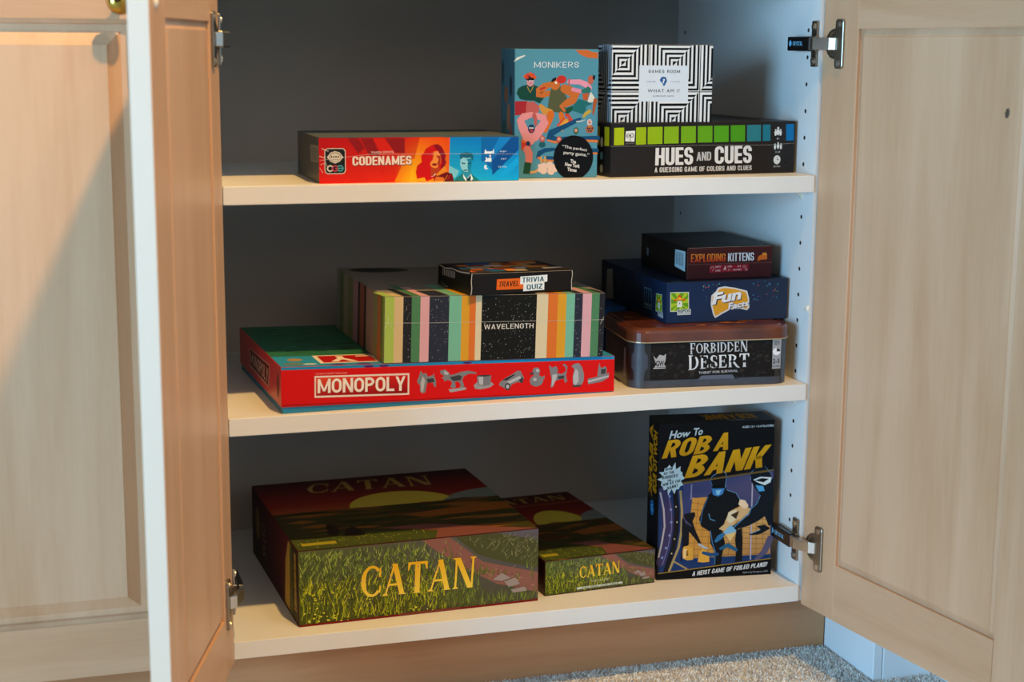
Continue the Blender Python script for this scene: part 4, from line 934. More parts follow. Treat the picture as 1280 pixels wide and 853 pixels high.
for a, b, cc in bands:
    if cc in (DK, NAVY, BLK):
        for k in range(int((b-a)*0.9)):
            u = rs.uniform(bu(a)+1, bu(b)-1); v = rs.uniform(2, 74); r = rs.choice((.25, .3, .3, .45))
            p.poly([(u-r, v), (u, v-r), (u+r, v), (u, v+r)], '#cfc8bc')
    elif cc in (GRN, TEAL):
        for k in range(14):
            u = rs.uniform(bu(a)+1, bu(b)-1); v = rs.uniform(2, 74); p.poly([(u-.25, v), (u, v-.25), (u+.25, v), (u, v+.25)], '#cfd8c8')
p.build('front_print', t, WRAP)
tp.ell(48, 222, 38, 20, '#1c1c1e', 36).build('top_print', t, WRAP)
p = Print(F_['f']); p.k = 120
u0, u1 = bu(823), bu(982)
p.caps('WAVELENGTH', [(u0, 36.5), (u1, 36.5), (u1, 42.3), (u0, 42.3)], '#e6dfd2', None, .64, .13, .12, .16)
p.build('title_lettering', t, WRAP)
p = Print(F_['f']); p.k = 140
p.line([(0.5, 46.5), (60, 45.5), (266, 44.5)], .35, '#c9c4b8').line([(1, 40), (5, 50), (3, 55)], .4, '#d9e0b8').line([(2, 48), (8, 44), (12, 34)], .3, '#d9d4b0').line([(262, 40), (266, 48)], .4, '#cfc8bc')
p.build('film_seam_glare', t, WRAP)  # wrap seam lines, film glare put into their pale ink
p = Print(F_['l'])
for a, b, cc in ((247, 241, '#a6c25a'), (241, 232, '#6f8f4c'), (232, 216, '#c07a48'), (216, 196, '#8f9a68'), (196, 160, '#a88a80'), (160, 150, '#2a2424'), (150, 128, '#9a5a48'), (128, 118, '#2a2424'), (118, 92, '#b0848c'), (92, 66, '#7a8258'), (66, 40, '#a09478'), (40, 18, '#6a7a52'), (18, 1, '#8f8f84')):
    p.rect(b, .5, a, 76, cc)
p.build('side_print', t, WRAP)

# --- small black travel quiz on top
tx, ty = 0.2781, 0.0068
zt_ = wz+WH-TILT*((tx+0.06)-(wx+WW/2))+0.0006
t, F_ = game_box('quiz_game_box', 'small black travel quiz box with worn edges and orange label', 'game box', tx, ty, zt_, 0.1323, 0.0908, 0.0254, 0.1698, '#17110d', ry=TILT, bevel=0.0012)
p = Print(F_['f'])
p.poly([(32.7,5.3),(67.7,5.2),(62.8,17.9),(33.1,17.6)], '#e0641c')
p.poly([(32.7,5.3),(67.7,5.2),(67.7,17.1),(33.1,17.3)], '#e0641c')
p.poly([(63.1,10.7),(98.6,12.7),(98.5,20.8),(63.1,19.7)], '#e8eef0').poly([(67.3,2.4),(94.9,3.3),(94.7,14),(67.4,12.6)], '#e8eef0')
p.caps('TRAVEL', [(35.1,8.3),(61.2,8.9),(62,15.1),(36.5,14.7)], '#1a1410', None, .56, .15, .14, .1)
p.caps('TRIVIA', [(65.5,12.5),(94.2,13.4),(94.1,19),(65.6,18.4)], '#1f5d6e', None, .6, .17, .15, .1).caps('QUIZ', [(71.7,4.1),(92.5,4.7),(92.4,10.7),(71.7,10.1)], '#1f5d6e', None, .6, .17, .15, .1)
p.build('title_lettering', t)
p = Print(F_['t']); p.rect(1, 1, 131.3, 89.8, '#2a2421')
rs = random.Random(11)
for k in range(46):
    u, v = rs.uniform(4, 108), rs.uniform(3, 74); w_, h_ = rs.uniform(12, 34), rs.uniform(8, 18)
    p.poly([(u, v), (min(u+w_, 131), v+rs.uniform(-2, 2)), (min(u+w_+2, 131), v+h_), (u+rs.uniform(-3, 4), v+h_)], rs.choice(['#c45a1e', '#d8702a', '#2f6f8a', '#7a3220', '#cfc8b8', '#1b4f86', '#9c3a22', '#3a3430', '#a89c88', '#d98a30']))
p.build('top_print', t)
p = Print(F_['f'])
p.k = 60
p.line([(0.4, .6), (1.4, 8), (.4, 15), (1, 25)], .8, '#cfc5b4').line([(131.4, 1), (130.6, 12), (131.8, 20), (131, 25)], .8, '#cfc5b4').line([(1, 25), (60, 24.8), (131, 25)], .35, '#b09a80')
p.build('worn_edge', t)
p = Print(F_['l']); p.line([(4, 25), (20, 23), (40, 24.8), (60, 23.5), (88, 25)], 1.4, '#b9ae9e').line([(10, 5), (30, 2)], .8, '#9a9084').line([(2, 1), (30, 1.5)], .8, '#a89c88')
for k in range(9): p.rect(14+k*4, 14, 15.6+k*4, 22, '#b9b2a6')
p.build('side_print', t)

# --- rounded metal tin
TX, TY, TR = 0.4825, 0.0275, -0.0992
TW, TD, THt = 0.2062, 0.1439, 0.0730
c, s = math.cos(TR), math.sin(TR)
t = thing('game_tin', 'dark metal game tin with rounded corners and rust-brown lid', 'game tin', (TX+TW/2*c-TD/2*s, TY+TW/2*s+TD/2*c, ZM), TR, 0, 'board game boxes on the shelves')
def rloop(w, d, r, z, n=7):
    P = []
    for cx, cy, a0 in ((w/2-r, d/2-r, 0), (-w/2+r, d/2-r, 90), (-w/2+r, -d/2+r, 180), (w/2-r, -d/2+r, 270)):
        for k in range(n+1):
            a = math.radians(a0+90*k/n); P.append((cx+r*math.cos(a), cy+r*math.sin(a), z))
    return P
bw, bd_ = TW-.004, TD-.004
TINB = mat('dark_printed_tin', '#201d1c', 0.35, noise=0.25, nscale=50, coat=0.3)
STEEL = mat('blue_grey_printed_tin', '#3a3f4b', 0.4, noise=0.2, nscale=70, coat=0.3)
MB().loft([rloop(bw-.002, bd_-.002, .021, 0), rloop(bw, bd_, .022, .001), rloop(bw, bd_, .022, .058)]).build('tin_body', TINB, t, smooth=False)
MB().loft([rloop(bw+.0006, bd_+.0006, .0223, .0005), rloop(bw+.0006, bd_+.0006, .0223, .0095)]).build('base_band', STEEL, t)
LIDM = mat('rust_printed_lid', '#5a2a14', 0.3, noise=0.45, nscale=22, coat=0.4)
lid = MB().loft([rloop(TW, TD, .024, .0565), rloop(TW, TD, .024, .0675), rloop(TW-.002, TD-.002, .023, .0705), rloop(TW-.006, TD-.006, .021, .0722), rloop(TW-.010, TD-.010, .019, .0716), rloop(TW-.016, TD-.016, .016, .0716), rloop(TW-.020, TD-.020, .015, THt)]).build('lid', LIDM, t)
MB().loft([rloop(TW+.0012, TD+.0012, .0245, .0560), rloop(TW+.0012, TD+.0012, .0245, .0572)]).build('lid_rim', mat('bare_tin_rim', '#c9b08c', 0.3, 0.6), lid)
def bracket(cx, cy, a0, a1):
    mb = MB(); rad = .0226; prof = ((.001, .55), (.014, .55), (.020, .62), (.025, .95), (.040, .95), (.045, .62), (.056, .55))
    mid, hw = math.radians((a0+a1)/2), math.radians((a1-a0)/2); n = 8; V = []
    for z, f in prof:
        for k in range(n+1):
            a = mid+hw*f*(2*k/n-1); V.append((cx+rad*math.cos(a), cy+rad*math.sin(a), z))
    Fc = [(j*(n+1)+k, j*(n+1)+k+1, (j+1)*(n+1)+k+1, (j+1)*(n+1)+k) for j in range(len(prof)-1) for k in range(n)]
    return mb.add(V, Fc).build('corner_bracket', STEEL, t)
bracket(-bw/2+.022, -bd_/2+.022, 212, 268)
bracket(bw/2-.022, -bd_/2+.022, 285, 340)
def tinf(u, v, n): return (-bw/2+u, -bd_/2-n, v)
def tinl(u, v, n): return (-bw/2-n, bd_/2-u, v)
KX = 1.0
p = Print(tinf)
lo = lambda q: [(u-2, v) for u, v in q]
p.rect(24, 10, 182, 56, '#1d1a19')
for k in range(160):
    u, v = rnd(24, 176), rnd(10, 52); r = rnd(1, 4)
    p.poly([(u-r, v), (u, v-r*.6), (u+r, v+.3), (u, v+r*.7)], random.choice(['#26221f', '#2d2826', '#191716', '#22262a', '#332d2a']))
p.poly([(84, 9), (88, 13.5), (90, 14), (128, 14), (131, 9)], '#5b6273')
p.poly(lo([(180.5,19),(191.1,19.6),(191.4,56.5),(180.1,55.8)]), '#9a9a9e')
for q, w_ in ((lo([(182.1,48.6),(189.1,48.9),(189.1,54.1),(182,53.8)]), 1), (lo([(181.1,25.8),(190,26.2),(190,31.8),(181,31.4)]), 2), (lo([(180.9,21.3),(190.2,21.6),(190.3,23.6),(181,23.4)]), 3)):
    p.text({1: 'AGES 10+', 2: '2-5', 3: 'PLAYERS'}[w_], q, '#26262a', 0.02)
cx, cy = lo([(185.6,40.7)])[0]
p.ell(cx, cy, 5, 4.6, '#e6e6e8').poly([(cx, cy), (cx, cy+4.6), (cx+3.6, cy+3.2), (cx+5, cy)], '#3a3a40')
# publisher mark
g = lo([(29.1,40.3),(33.2,36.2),(37.1,41.4),(42.5,39.9),(45.2,42.5),(44.8,34.5),(42.8,29.3),(45.6,26.6),(30.7,25.7),(33.3,29.6)])
p.poly(g, '#a9a9ac')
q = lo([(29.7,24.2),(44.8,24.5),(44.8,25.5),(29.7,25.3)]); p.poly(q, '#c9c9cc')
q = lo([(32.9,27),(42.9,27.2),(42.7,34.1),(32.7,33.9)]); p.text('GW', q, '#1c1a1a', 0.03)
p.build('front_print', t)
p = Print(tinf); p.k = 120
p.serif('FORBIDDEN', lo([(75.3,41.3),(149,42.7),(148.6,54.5),(74.9,53.5)]), '#b9bcc2', '#dadde2', 0.05, {0: 1.12, 8: 1.12})
p.serif('DESERT', lo([(73.5,22),(151.3,23.6),(150.8,38.9),(73,38.4)]), '#c6c9ce', '#dfe2e6', 0.05, {0: 1.1, 5: 1.08})
p.text('THIRST FOR SURVIVAL', lo([(86.9,15.7),(136.9,16.9),(136.8,20),(86.8,18.9)]), '#b9bcc2', 0.01)
p.build('title_lettering', t)
p = Print(tinl)
p.poly([(108, 10), (116, 10), (116, 46), (108, 46)], '#8b93a6').build('icon_strip', t)
p = Print(tinl)
p.text('FORBIDDEN', [(24, 38), (82, 38), (82, 48), (24, 48)], '#6f6a66', 0.02).text('DESERT', [(26, 22), (80, 22), (80, 35), (26, 35)], '#6f6a66', 0.02)
p.build('side_print', t)
p = Print(lambda u, v, n: (-TW/2+u, -TD/2+v, THt+n))
for k in range(60):
    u, v = rnd(16, 170), rnd(14, 122)
    p.poly([(u, v), (u+rnd(8, 24), v+rnd(-3, 3)), (u+rnd(0, 16), v+rnd(3, 9))], random.choice(['#8a4a1c', '#a8602a', '#6a3416', '#b8742e', '#5a2a14', '#96501e']))
p.build('lid_print', lid)

# --- plain blue box behind the tin
t, F_ = game_box('blue_game_box', 'plain deep blue box half hidden behind the metal tin', 'game box', 0.505, 0.192, ZM, 0.185, 0.150, THt-0.0003, 0.0, '#1c4a86')
p = Print(F_['f']); p.rect(3, 3, 182, 69, '#1f5294'); p.build('front_print', t)

# --- navy party game on the tin
fx, fy = 0.5388, 0.0542
fz = ZM+THt+0.0002
t, F_ = game_box('party_game_box', 'navy party game box with gold title badge stacked on tin', 'game box', fx, fy, fz, 0.1631, 0.2269, 0.0506, 0.0, '#1b2a42', material=mat('navy_glossy_card', '#16243c', 0.4, spec=0.2, coat=0.06))
p = Print(F_['f'])
p.grad([(0.5, .5), (162.6, .5), (162.6, 50), (.5, 50)], ['#1c2f52', '#2a3346', '#232c40', '#142a52'], 6, 3)
rs = random.Random(8)
for k in range(70):
    u = rs.choice((rs.uniform(45, 78), rs.uniform(112, 150))); v = rs.uniform(22, 49); r = rs.choice((.35, .5, .7))
    p.ell(u, v, r, r, rs.choice(['#d84a2c', '#3a9ac8', '#e8c83a', '#2f6fb0', '#c8483a', '#52b8b0', '#4a5f8a', '#3a4f7a']), 8)
def publisher_badge(p, q4, x=None):
    B = lambda a, b: p._bil(q4, a, b)
    p.poly([B(-.04, -.04), B(1.04, -.04), B(1.04, 1.04), B(-.04, 1.04)], '#cfd8c8').poly([B(0, 0), B(1, 0), B(1, 1), B(0, 1)], '#5f9a1c')
    for k in range(0, 16, 2):
        a0, a1 = math.radians(k*22.5), math.radians(k*22.5+22.5)
        e = lambda a: (0.5+max(-.5, min(.5, .72*math.cos(a))), 0.42+max(-.42, min(.58, .72*math.sin(a))))
        p.poly([B(.5, .42), B(*e(a0)), B(*e(a1))], '#a8c42c')
    p.poly([B(.12, .62), B(.22, .54), B(.36, .60), B(.5, .55), B(.64, .60), B(.78, .54), B(.88, .64), B(.66, .68), B(.56, .86), B(.5, .9), B(.44, .86), B(.34, .68)], '#cf3a1c')
    p.poly([B(.2, .60), B(.36, .64), B(.5, .60), B(.64, .64), B(.80, .60), B(.6, .70), B(.5, .78), B(.4, .70)], '#eab52c')
    p.poly([B(.36, .2), B(.64, .2), B(.66, .4), B(.6, .54), B(.5, .56), B(.4, .54), B(.34, .4)], '#dfe4e0').poly([B(.46, .38), B(.54, .38), B(.5, .48)], '#3a4438')
    p.poly([B(.36, -.24), B(1.14, -.24), B(1.14, .08), B(.36, .08)], '#c9d2d6')
    p.text('REPOS', [B(.40, -.10), B(1.10, -.10), B(1.10, .06), B(.40, .06)], '#22303a', 0.03)
    p.text('PRODUCTION', [B(.40, -.21), B(1.10, -.21), B(1.10, -.13), B(.40, -.13)], '#22303a', 0.0)
publisher_badge(p, [(6.2,15.7),(29.1,15.6),(28.4,37.6),(5.7,38.1)])
p.poly([(58.7,21.6),(59.3,32.9),(64.8,37.6),(68.1,42.4),(76.9,43.7),(91.2,41.2),(107.2,36.9),(110.1,27.9),(110.9,15.7),(107.8,12.5),(99,15),(85,14.2),(74.6,9.5),(65.2,4.5),(62.4,8.6)], '#cfd3d6')
p.poly([(60.8,21.5),(61.1,31.2),(66.6,35.9),(70,40.4),(77,41.7),(91.2,39.6),(105.5,35.3),(108.3,27.1),(108.9,17.4),(106.9,14.4),(98.9,17),(84.9,16.2),(73.7,11.4),(65.6,6.9),(64.1,10.2)], '#d89c2a')
p.build('front_print', t, WRAP)
p = Print(F_['f']); p.k = 110
a = [(60.2,20.8),(98.6,26.7),(100.9,40.4),(63.1,36)]
for off, cc, bo in ((0.9, '#27364e', 0.06), (0, '#e3e6ea', 0.045)):
    p.text('Fun', [(u+off, v-off) for u, v in a], cc, bo)
a = [(82.4,14),(109.4,18.2),(110.6,25.4),(82.9,22.7)]
for off, cc, bo in ((0.7, '#27364e', 0.06), (0, '#dfe3e8', 0.04)):
    p.text('Facts', [(u+off, v-off) for u, v in a], cc, bo)
p.build('title_lettering', t, WRAP)
p = Print(F_['l'])
p.grad([(1, .5), (226, .5), (226, 50), (1, 50)], ['#141c2c', '#1c3050', '#1a2c4c', '#101826'], 6, 3)
for k in range(110):
    u = rs.uniform(60, 190); v = 30+10*math.sin(u/18)+rs.gauss(0, 6)
    if 2 < v < 49: p.ell(u, v, .6, .6, rs.choice(['#8a4a3a', '#3a7aa8', '#a89a4a', '#4a6fa0', '#7a5a9a']), 6)
p.poly([(19,0),(47.9,4),(42.4,43.8),(22.8,40.6)], '#8f8a80')
publisher_badge(p, [(194.9,11.9),(215.6,11.1),(213.1,33.4),(196,32.6)])
for k in (0, 1, 2):
    q = [(v0+k*7.5, z0) for v0, z0 in [(155.6,10),(166.6,10.9),(164.7,36),(155.6,35.4)]]
    p.poly(q, '#6fb0c8').poly([(q[0][0]+.7, q[0][1]+.8), (q[1][0]-.7, q[1][1]+.8), (q[2][0]-.7, q[2][1]-.8), (q[3][0]+.7, q[3][1]-.8)], '#1a2c4a')
    p.ell((q[0][0]+q[1][0])/2, q[0][1]+5, 1.4, 2, '#b9d6e0', 8)
p.build('side_print', t, WRAP)

# --- small dark red card game on top
kz = fz+0.0506+0.0002
t, F_ = game_box('card_game_box', 'small dark red card game box topping the right-hand stack', 'game box', 0.5711, 0.0700, kz, 0.1144, 0.1585, 0.0400, -0.0199, '#1c1513', material=mat('black_red_glossy_card', '#1a1210', 0.4, spec=0.2, coat=0.06))
p = Print(F_['f'])
p.rect(.4, .4, 114, 39.6, '#4a1c1a').rect(.4, .4, 114, 18.6, '#42181a')
p.poly([(30.1,7.8),(82.2,9),(83.2,17.2),(30.9,17.4)], '#8c1a26')
p.text('PARTY', [(38,13.8),(45.8,14),(45.8,16.4),(38,16.2)], '#d8a8a4', .02).text('GAME', [(38.3,9.2),(45,9.3),(45,11.6),(38.3,11.5)], '#d8a8a4', .02)
p.text('AGES', [(54.2,13.9),(60.2,14),(60.2,16.4),(54.2,16.3)], '#d8a8a4', .02).text('7+', [(55.1,9.6),(58.4,9.7),(58.3,11.9),(55.1,11.8)], '#d8a8a4', .02)
p.text('2-5', [(67.7,13.9),(72.1,14),(72.1,16.3),(67.7,16.2)], '#d8a8a4', .02).text('PLAYERS', [(61.8,9.6),(73.2,9.8),(73.2,11.9),(61.8,11.8)], '#d8a8a4', .02).text('15', [(78.4,9.3),(81.1,9.4),(81.1,11.9),(78.4,11.8)], '#d8a8a4', .02)
p.poly([(48.3,9.8),(50.4,14.5),(51.5,16.5),(52.3,13.4),(52.9,9.8),(51,11.9)], '#d8a8a4')
p.tube([(32,12.5),(32.6,15),(34.7,15.5),(36.3,13.9),(35.3,11.9),(34.5,10.4)], .5, '#d8a8a4').tube([(75.3,13.3),(74.8,14.8),(76.4,15.8),(78.6,15.2),(78.9,13.7),(77,12.7)], .5, '#d8a8a4')
p.poly([(94.7,20.4),(94.7,25),(96.8,27.5),(100.6,28.9),(101.4,31.5),(103.2,30.4),(105.4,31.3),(107,28.7),(107.4,22.6),(97.9,22.1)], '#d8641c')
p.poly([(100.8,28.7),(101.4,31.5),(103.2,30.3),(105.4,31.3),(106.6,28.6),(103.8,27.3)], '#e88a2a')
p.build('front_print', t, WRAP)
p = Print(F_['f']); p.k = 90
p.caps('EXPLODING', [(5.4,21.9),(51.1,21.7),(51.1,31.4),(5.4,31.9)], '#d0381a', '#e8862a', .42, .13, .12, .07)
p.caps('KITTENS', [(54.7,21.5),(89.3,21.7),(89.2,31.7),(54.6,31.7)], '#e2e0e0', None, .42, .13, .12, .07)
p.build('title_lettering', t, WRAP)
p = Print(F_['f']); p.k = 110
p.line([(0.5, 18.6), (40, 18.9), (114, 18.4)], .3, '#8a5a54').line([(2, 39.2), (50, 39.6), (112, 39.2)], .35, '#a88a72').line([(.8, 1), (.8, 39)], .4, '#6a4a48')
p.build('film_seam_glare', t, WRAP)  # seam lines lightened as painted film glare
p = Print(F_['l'])
p.poly([(120,12.2),(154.2,9.6),(154.2,34.6),(120.9,33.6)], '#b9d4de')
q = [(120,12.2),(154.2,9.6),(154.2,34.6),(120.9,33.6)]
for k in range(14):
    a_ = .12+k*.055
    if k % 3 != 1: p.poly([p._bil(q, a_, .2), p._bil(q, a_+(.02 if k % 2 else .035), .2), p._bil(q, a_+(.02 if k % 2 else .035), .9), p._bil(q, a_, .9)], '#1c2c34')
p.build('barcode_label', t, WRAP)
p = Print(F_['l']); p.rect(22, 14, 28, 24, '#8a8a90'); p.build('side_print', t, WRAP)
p = Print(F_['t']); p.rect(1, 1, 113.4, 157.5, '#211b19').ell(57, 80, 38, 30, '#2e2623').ell(30, 30, 22, 5, '#3a322a').ell(88, 40, 14, 10, '#39322f').build('top_print', t, WRAP)

# ------------------------------------------------------------------ BOTTOM SHELF
def landscape_top(p, U, V, rs):
    """sunset over rolling fields, seen on the lid"""
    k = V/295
    p.grad([(0, 150*k), (U, 150*k), (U, V), (0, V)], ['#9a2414', '#982216', '#300a0d', '#3a0b0d'], 8, 8)  # sky reds and field tones below darkened to paint in the lid's shade
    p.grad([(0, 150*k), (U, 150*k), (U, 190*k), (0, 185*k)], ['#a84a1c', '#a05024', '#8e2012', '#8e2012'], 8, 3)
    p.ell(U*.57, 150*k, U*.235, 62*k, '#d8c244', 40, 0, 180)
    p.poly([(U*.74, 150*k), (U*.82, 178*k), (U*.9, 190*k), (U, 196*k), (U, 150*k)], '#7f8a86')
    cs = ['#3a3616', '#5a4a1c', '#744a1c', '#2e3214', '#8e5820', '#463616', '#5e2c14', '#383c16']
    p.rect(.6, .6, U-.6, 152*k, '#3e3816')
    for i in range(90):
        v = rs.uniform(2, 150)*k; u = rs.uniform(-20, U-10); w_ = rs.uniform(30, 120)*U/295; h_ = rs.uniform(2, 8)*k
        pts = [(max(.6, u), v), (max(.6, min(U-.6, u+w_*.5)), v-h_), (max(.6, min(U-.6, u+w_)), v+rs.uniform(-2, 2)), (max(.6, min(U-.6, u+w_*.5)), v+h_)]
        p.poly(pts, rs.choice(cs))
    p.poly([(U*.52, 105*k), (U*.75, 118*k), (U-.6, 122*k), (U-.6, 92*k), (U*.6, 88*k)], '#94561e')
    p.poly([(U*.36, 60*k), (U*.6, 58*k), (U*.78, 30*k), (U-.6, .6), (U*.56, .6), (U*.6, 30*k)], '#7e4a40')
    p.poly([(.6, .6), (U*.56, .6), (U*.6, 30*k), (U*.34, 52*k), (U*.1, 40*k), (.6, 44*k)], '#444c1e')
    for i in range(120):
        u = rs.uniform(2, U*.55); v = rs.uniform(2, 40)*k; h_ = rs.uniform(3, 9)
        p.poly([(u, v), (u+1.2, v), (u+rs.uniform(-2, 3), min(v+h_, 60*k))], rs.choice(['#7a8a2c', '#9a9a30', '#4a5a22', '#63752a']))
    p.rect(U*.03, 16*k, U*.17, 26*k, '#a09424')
def meadow(p, U, V, rs, n, flowers, sc_=1.0):
    """grass, path and flowers on the front side"""
    p.grad([(.5, .5), (U-.5, .5), (U-.5, V-.5), (.5, V-.5)], ['#4a4f16', '#4e4838', '#5e5660', '#565c30'], 8, 5)
    path = [(U*.50, V-.6), (U*.62, V-.6), (U*.76, V*.62), (U-.6, V*.40), (U-.6, V*.12), (U*.82, V*.30), (U*.70, V*.52), (U*.60, V*.74)]
    p.poly(path, '#8a5a4e')
    for i in range(26):
        u = rs.uniform(U*.66, U*.97); v = V*(.62-(u/U-.66)*1.1)+rs.uniform(-6, 6)*sc_
        p.poly([(u, v), (u+6*sc_, v-1), (u+3*sc_, v+1.2)], rs.choice(['#9a6a5a', '#74483e', '#a2756a']))
    p.poly([(U*.64, V-.6), (U*.82, V-.6), (U-.6, V*.84), (U-.6, V*.46), (U*.86, V*.58), (U*.74, V*.72)], '#4c4c2a')
    for i in range(n):
        u = rs.uniform(1, U-3); v = rs.uniform(.6, V*.93)
        yp = v/V; xp = u/U
        onpath = (xp > .5 and abs(yp-(1.0-(xp-.52)*1.45)) < .16) or (xp > .74 and .12 < yp < .42)
        if onpath and rs.random() < .93: continue
        h_ = rs.uniform(6, 18)*sc_*(1-.45*yp); le = rs.uniform(-4, 8)*sc_; w_ = rs.uniform(.8, 2.0)*sc_
        if xp > .64 and yp > .5: c_ = rs.choice(['#5c5a34', '#74704a', '#4a4a2c', '#8a8658']); h_ *= .6
        elif xp > .6: c_ = rs.choice(['#5a6a26', '#48521f', '#7a8a34', '#6a7030'])
        elif yp < .55: c_ = rs.choice(['#8a9420', '#a8ac20', '#6a7418', '#4c5414', '#7c8a24', '#c4c02c', '#3e4612', '#9aa41c', '#565e14'])
        else: c_ = rs.choice(['#647a2c', '#7c9236', '#4c5e26', '#8c9c40', '#3c4a20', '#a0aa4c'])
        p.poly([(u, v), (min(u+w_, U-.6), v), (min(max(.6, u+le), U-.6), min(v+h_, V-.6))], c_)
    for i in range(flowers):
        u = rs.choice((rs.uniform(1, U*.42), rs.uniform(1, U*.3), rs.uniform(U*.42, U*.58))); v = rs.uniform(2, V*.52 if u < U*.42 else V*.16)
        r = rs.uniform(.7, 1.5)*sc_; p.ell(u, v, r, r*.8, rs.choice(['#d6cf3a', '#c4c02c', '#e2dc58']), 6)
    for i in range(16):
        p.ell(rs.uniform(2, U*.6), rs.uniform(V*.3, V*.92), .8*sc_, .7*sc_, '#7a6aa8', 6)
    for q in ([(.80, .36), (.84, .44), (.88, .36), (.84, .33)], [(.85, .32), (.90, .36), (.92, .26), (.87, .24)], [(.88, .20), (.94, .22), (.95, .16), (.89, .15)]):
        p.poly([(a*U, b*V) for a, b in q], '#9a8a82')

t, F_ = game_box('board_game_box', 'large square game box with meadow front and red sunset lid darkened for shade', 'game box', 0.0787, 0.0282, 0.0, 0.2947, 0.2950, 0.0913, 0.0358, '#4a1012')
rs = random.Random(21)
p = Print(F_['f']); meadow(p, 294.7, 91.3, rs, 2600, 60); p.rect(.5, .4, 294.2, 2.6, '#7c0f12'); p.rect(120, .4, 195, 3.4, '#7a3a30')
p.build('front_print', t)
p = Print(F_['f']); p.k = 120
p.serif('CATAN', [(73,27.6),(214.6,26.1),(217.3,64.3),(73.9,65.8)], '#f2d04a', '#eeb41c', 0.03)
p.build('title_lettering', t)
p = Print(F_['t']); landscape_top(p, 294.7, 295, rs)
for q in ([(53.7,91.3),(62.8,92.5),(65.2,65.6),(55.9,44.8),(47,52.4)], [(64.5,40.2),(73,70.8),(84.9,74.8),(88.7,55.1),(91.3,39.7),(75.6,37)]): p.poly(q, '#2a1a12')
p.build('top_print', t)
p = Print(F_['t']); p.k = 130
p.serif('CATAN', [(59.5,234.1),(231.4,228.4),(235.4,274.7),(71.5,278.4)], '#c09a4c', '#a8863e', 0.06)
p.build('lid_lettering', t)
p = Print(F_['l'])
p.grad([(.5, .5), (294.5, .5), (294.5, 90.8), (.5, 90.8)], ['#1c0808', '#5a1a12', '#6a1a14', '#260a0c'], 8, 3)
p.poly([(215, 5), (222, 60), (240, 88), (250, 88), (250, 3)], '#c09a3a').poly([(244, 2), (262, 2), (262, 90), (250, 90)], '#5a5a22').poly([(262, 2), (293, 2), (293, 90), (262, 90)], '#3a3218')
for k in range(40):
    u = rnd(246, 286); v = rnd(2, 70); p.poly([(u, v), (u+2, v), (u+1, v+rnd(6, 18))], random.choice(['#5a5a22', '#7a6a28', '#4a3a1c']))
p.rect(272, 14, 284, 84, '#a8862a')
for k in range(6): p.rect(272, 18+k*11, 284, 19+k*11, '#4a3a18')
p.serif('CATAN', [(70, 62), (70, 18), (92, 18), (92, 62)], '#8a6f3a', None, 0.08)
p.ell(40, 52, 14, 22, '#7a5a34')
p.build('side_print', t)

t, F_ = game_box('board_game_box', 'smaller flat game box with meadow front beside the large one', 'game box', 0.3855, 0.0509, 0.0, 0.1502, 0.2800, 0.0444, 0.0740, '#3c0f10')
rs = random.Random(33)
p = Print(F_['f']); meadow(p, 150.2, 44.4, rs, 1300, 8, .62); p.rect(.4, .3, 149.8, 1.2, '#3a0c0e')
p.poly([(42.9,3.6),(105.3,4.3),(105.3,6.8),(43,6.4)], '#c9cfc0')
p.build('front_print', t)
p = Print(F_['f']); p.k = 130
p.serif('CATAN', [(46,17.7),(102,19),(101.5,34.2),(46.1,32.7)], '#f0cf48', '#ecb01c', 0.04)
p.text('THE GAME', [(60.7,10.9),(86.2,11.1),(86.2,13.8),(60.7,13.7)], '#c9cc9c', 0.0)
p.text('EIN SPIEL FUR VIELE', [(50.7,4.2),(99.9,4.6),(99.9,6.5),(50.8,6)], '#5a6040', 0.0)
p.build('title_lettering', t)
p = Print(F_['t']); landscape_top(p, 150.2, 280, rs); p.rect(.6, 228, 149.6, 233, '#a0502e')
p.build('top_print', t)
p = Print(F_['t']); p.k = 130
p.serif('CATAN', [(14, 243), (136, 243), (136, 268), (14, 268)], '#b8924a', '#a8863e', 0.06)
p.build('lid_lettering', t)

# --- heist game standing upright
t, F_ = game_box('board_game_box', 'upright black heist game box with yellow slanted title', 'game box', 0.5403, 0.0693, 0.0, 0.1503, 0.0504, 0.2031, -0.1181, '#0e0f12', bevel=0.001)
p = Print(F_['f'])
p.rect(.5, .5, 149.8, 202.6, '#0d0e11')
p.poly([(2.3,8.8),(151.2,21.6),(151,138.5),(34.9,125.6),(29.5,122.5),(0.8,110.9)], '#1c3462')
p.grad([(33.8,21.8),(151.1,23.1),(149.8,135.7),(32.2,124.3)], ['#0e2f66', '#10365c', '#534d6c', '#3e426c'], 6, 6)
p.grad([(40.1,26.6),(150.1,26.9),(148.2,82.8),(44.7,106.4)], ['#a87c3c', '#a87a4a', '#d0a060', '#d8ac68'], 6, 4)
p.poly([(38,32.5),(44.8,105.5),(68.7,106.4),(73.1,30.8)], '#c08a3e')
lk = [(39,29.7),(149.1,27.9),(147.2,81.9),(43.9,104.6)]
for k in range(9): p.line([p._bil(lk, 0, k/8.5), p._bil(lk, 1, k/8.5)], .5, '#6a4420')
for k in range(1, 12): p.line([p._bil(lk, k/12, 0), p._bil(lk, k/12, 1)], .5, '#7a5226')
p.line([(43.2,123.8),(43,103.7)], 1.6, '#8a84a0').line([(123.1,126.5),(123.8,20.8)], 1.6, '#a8a2b8')
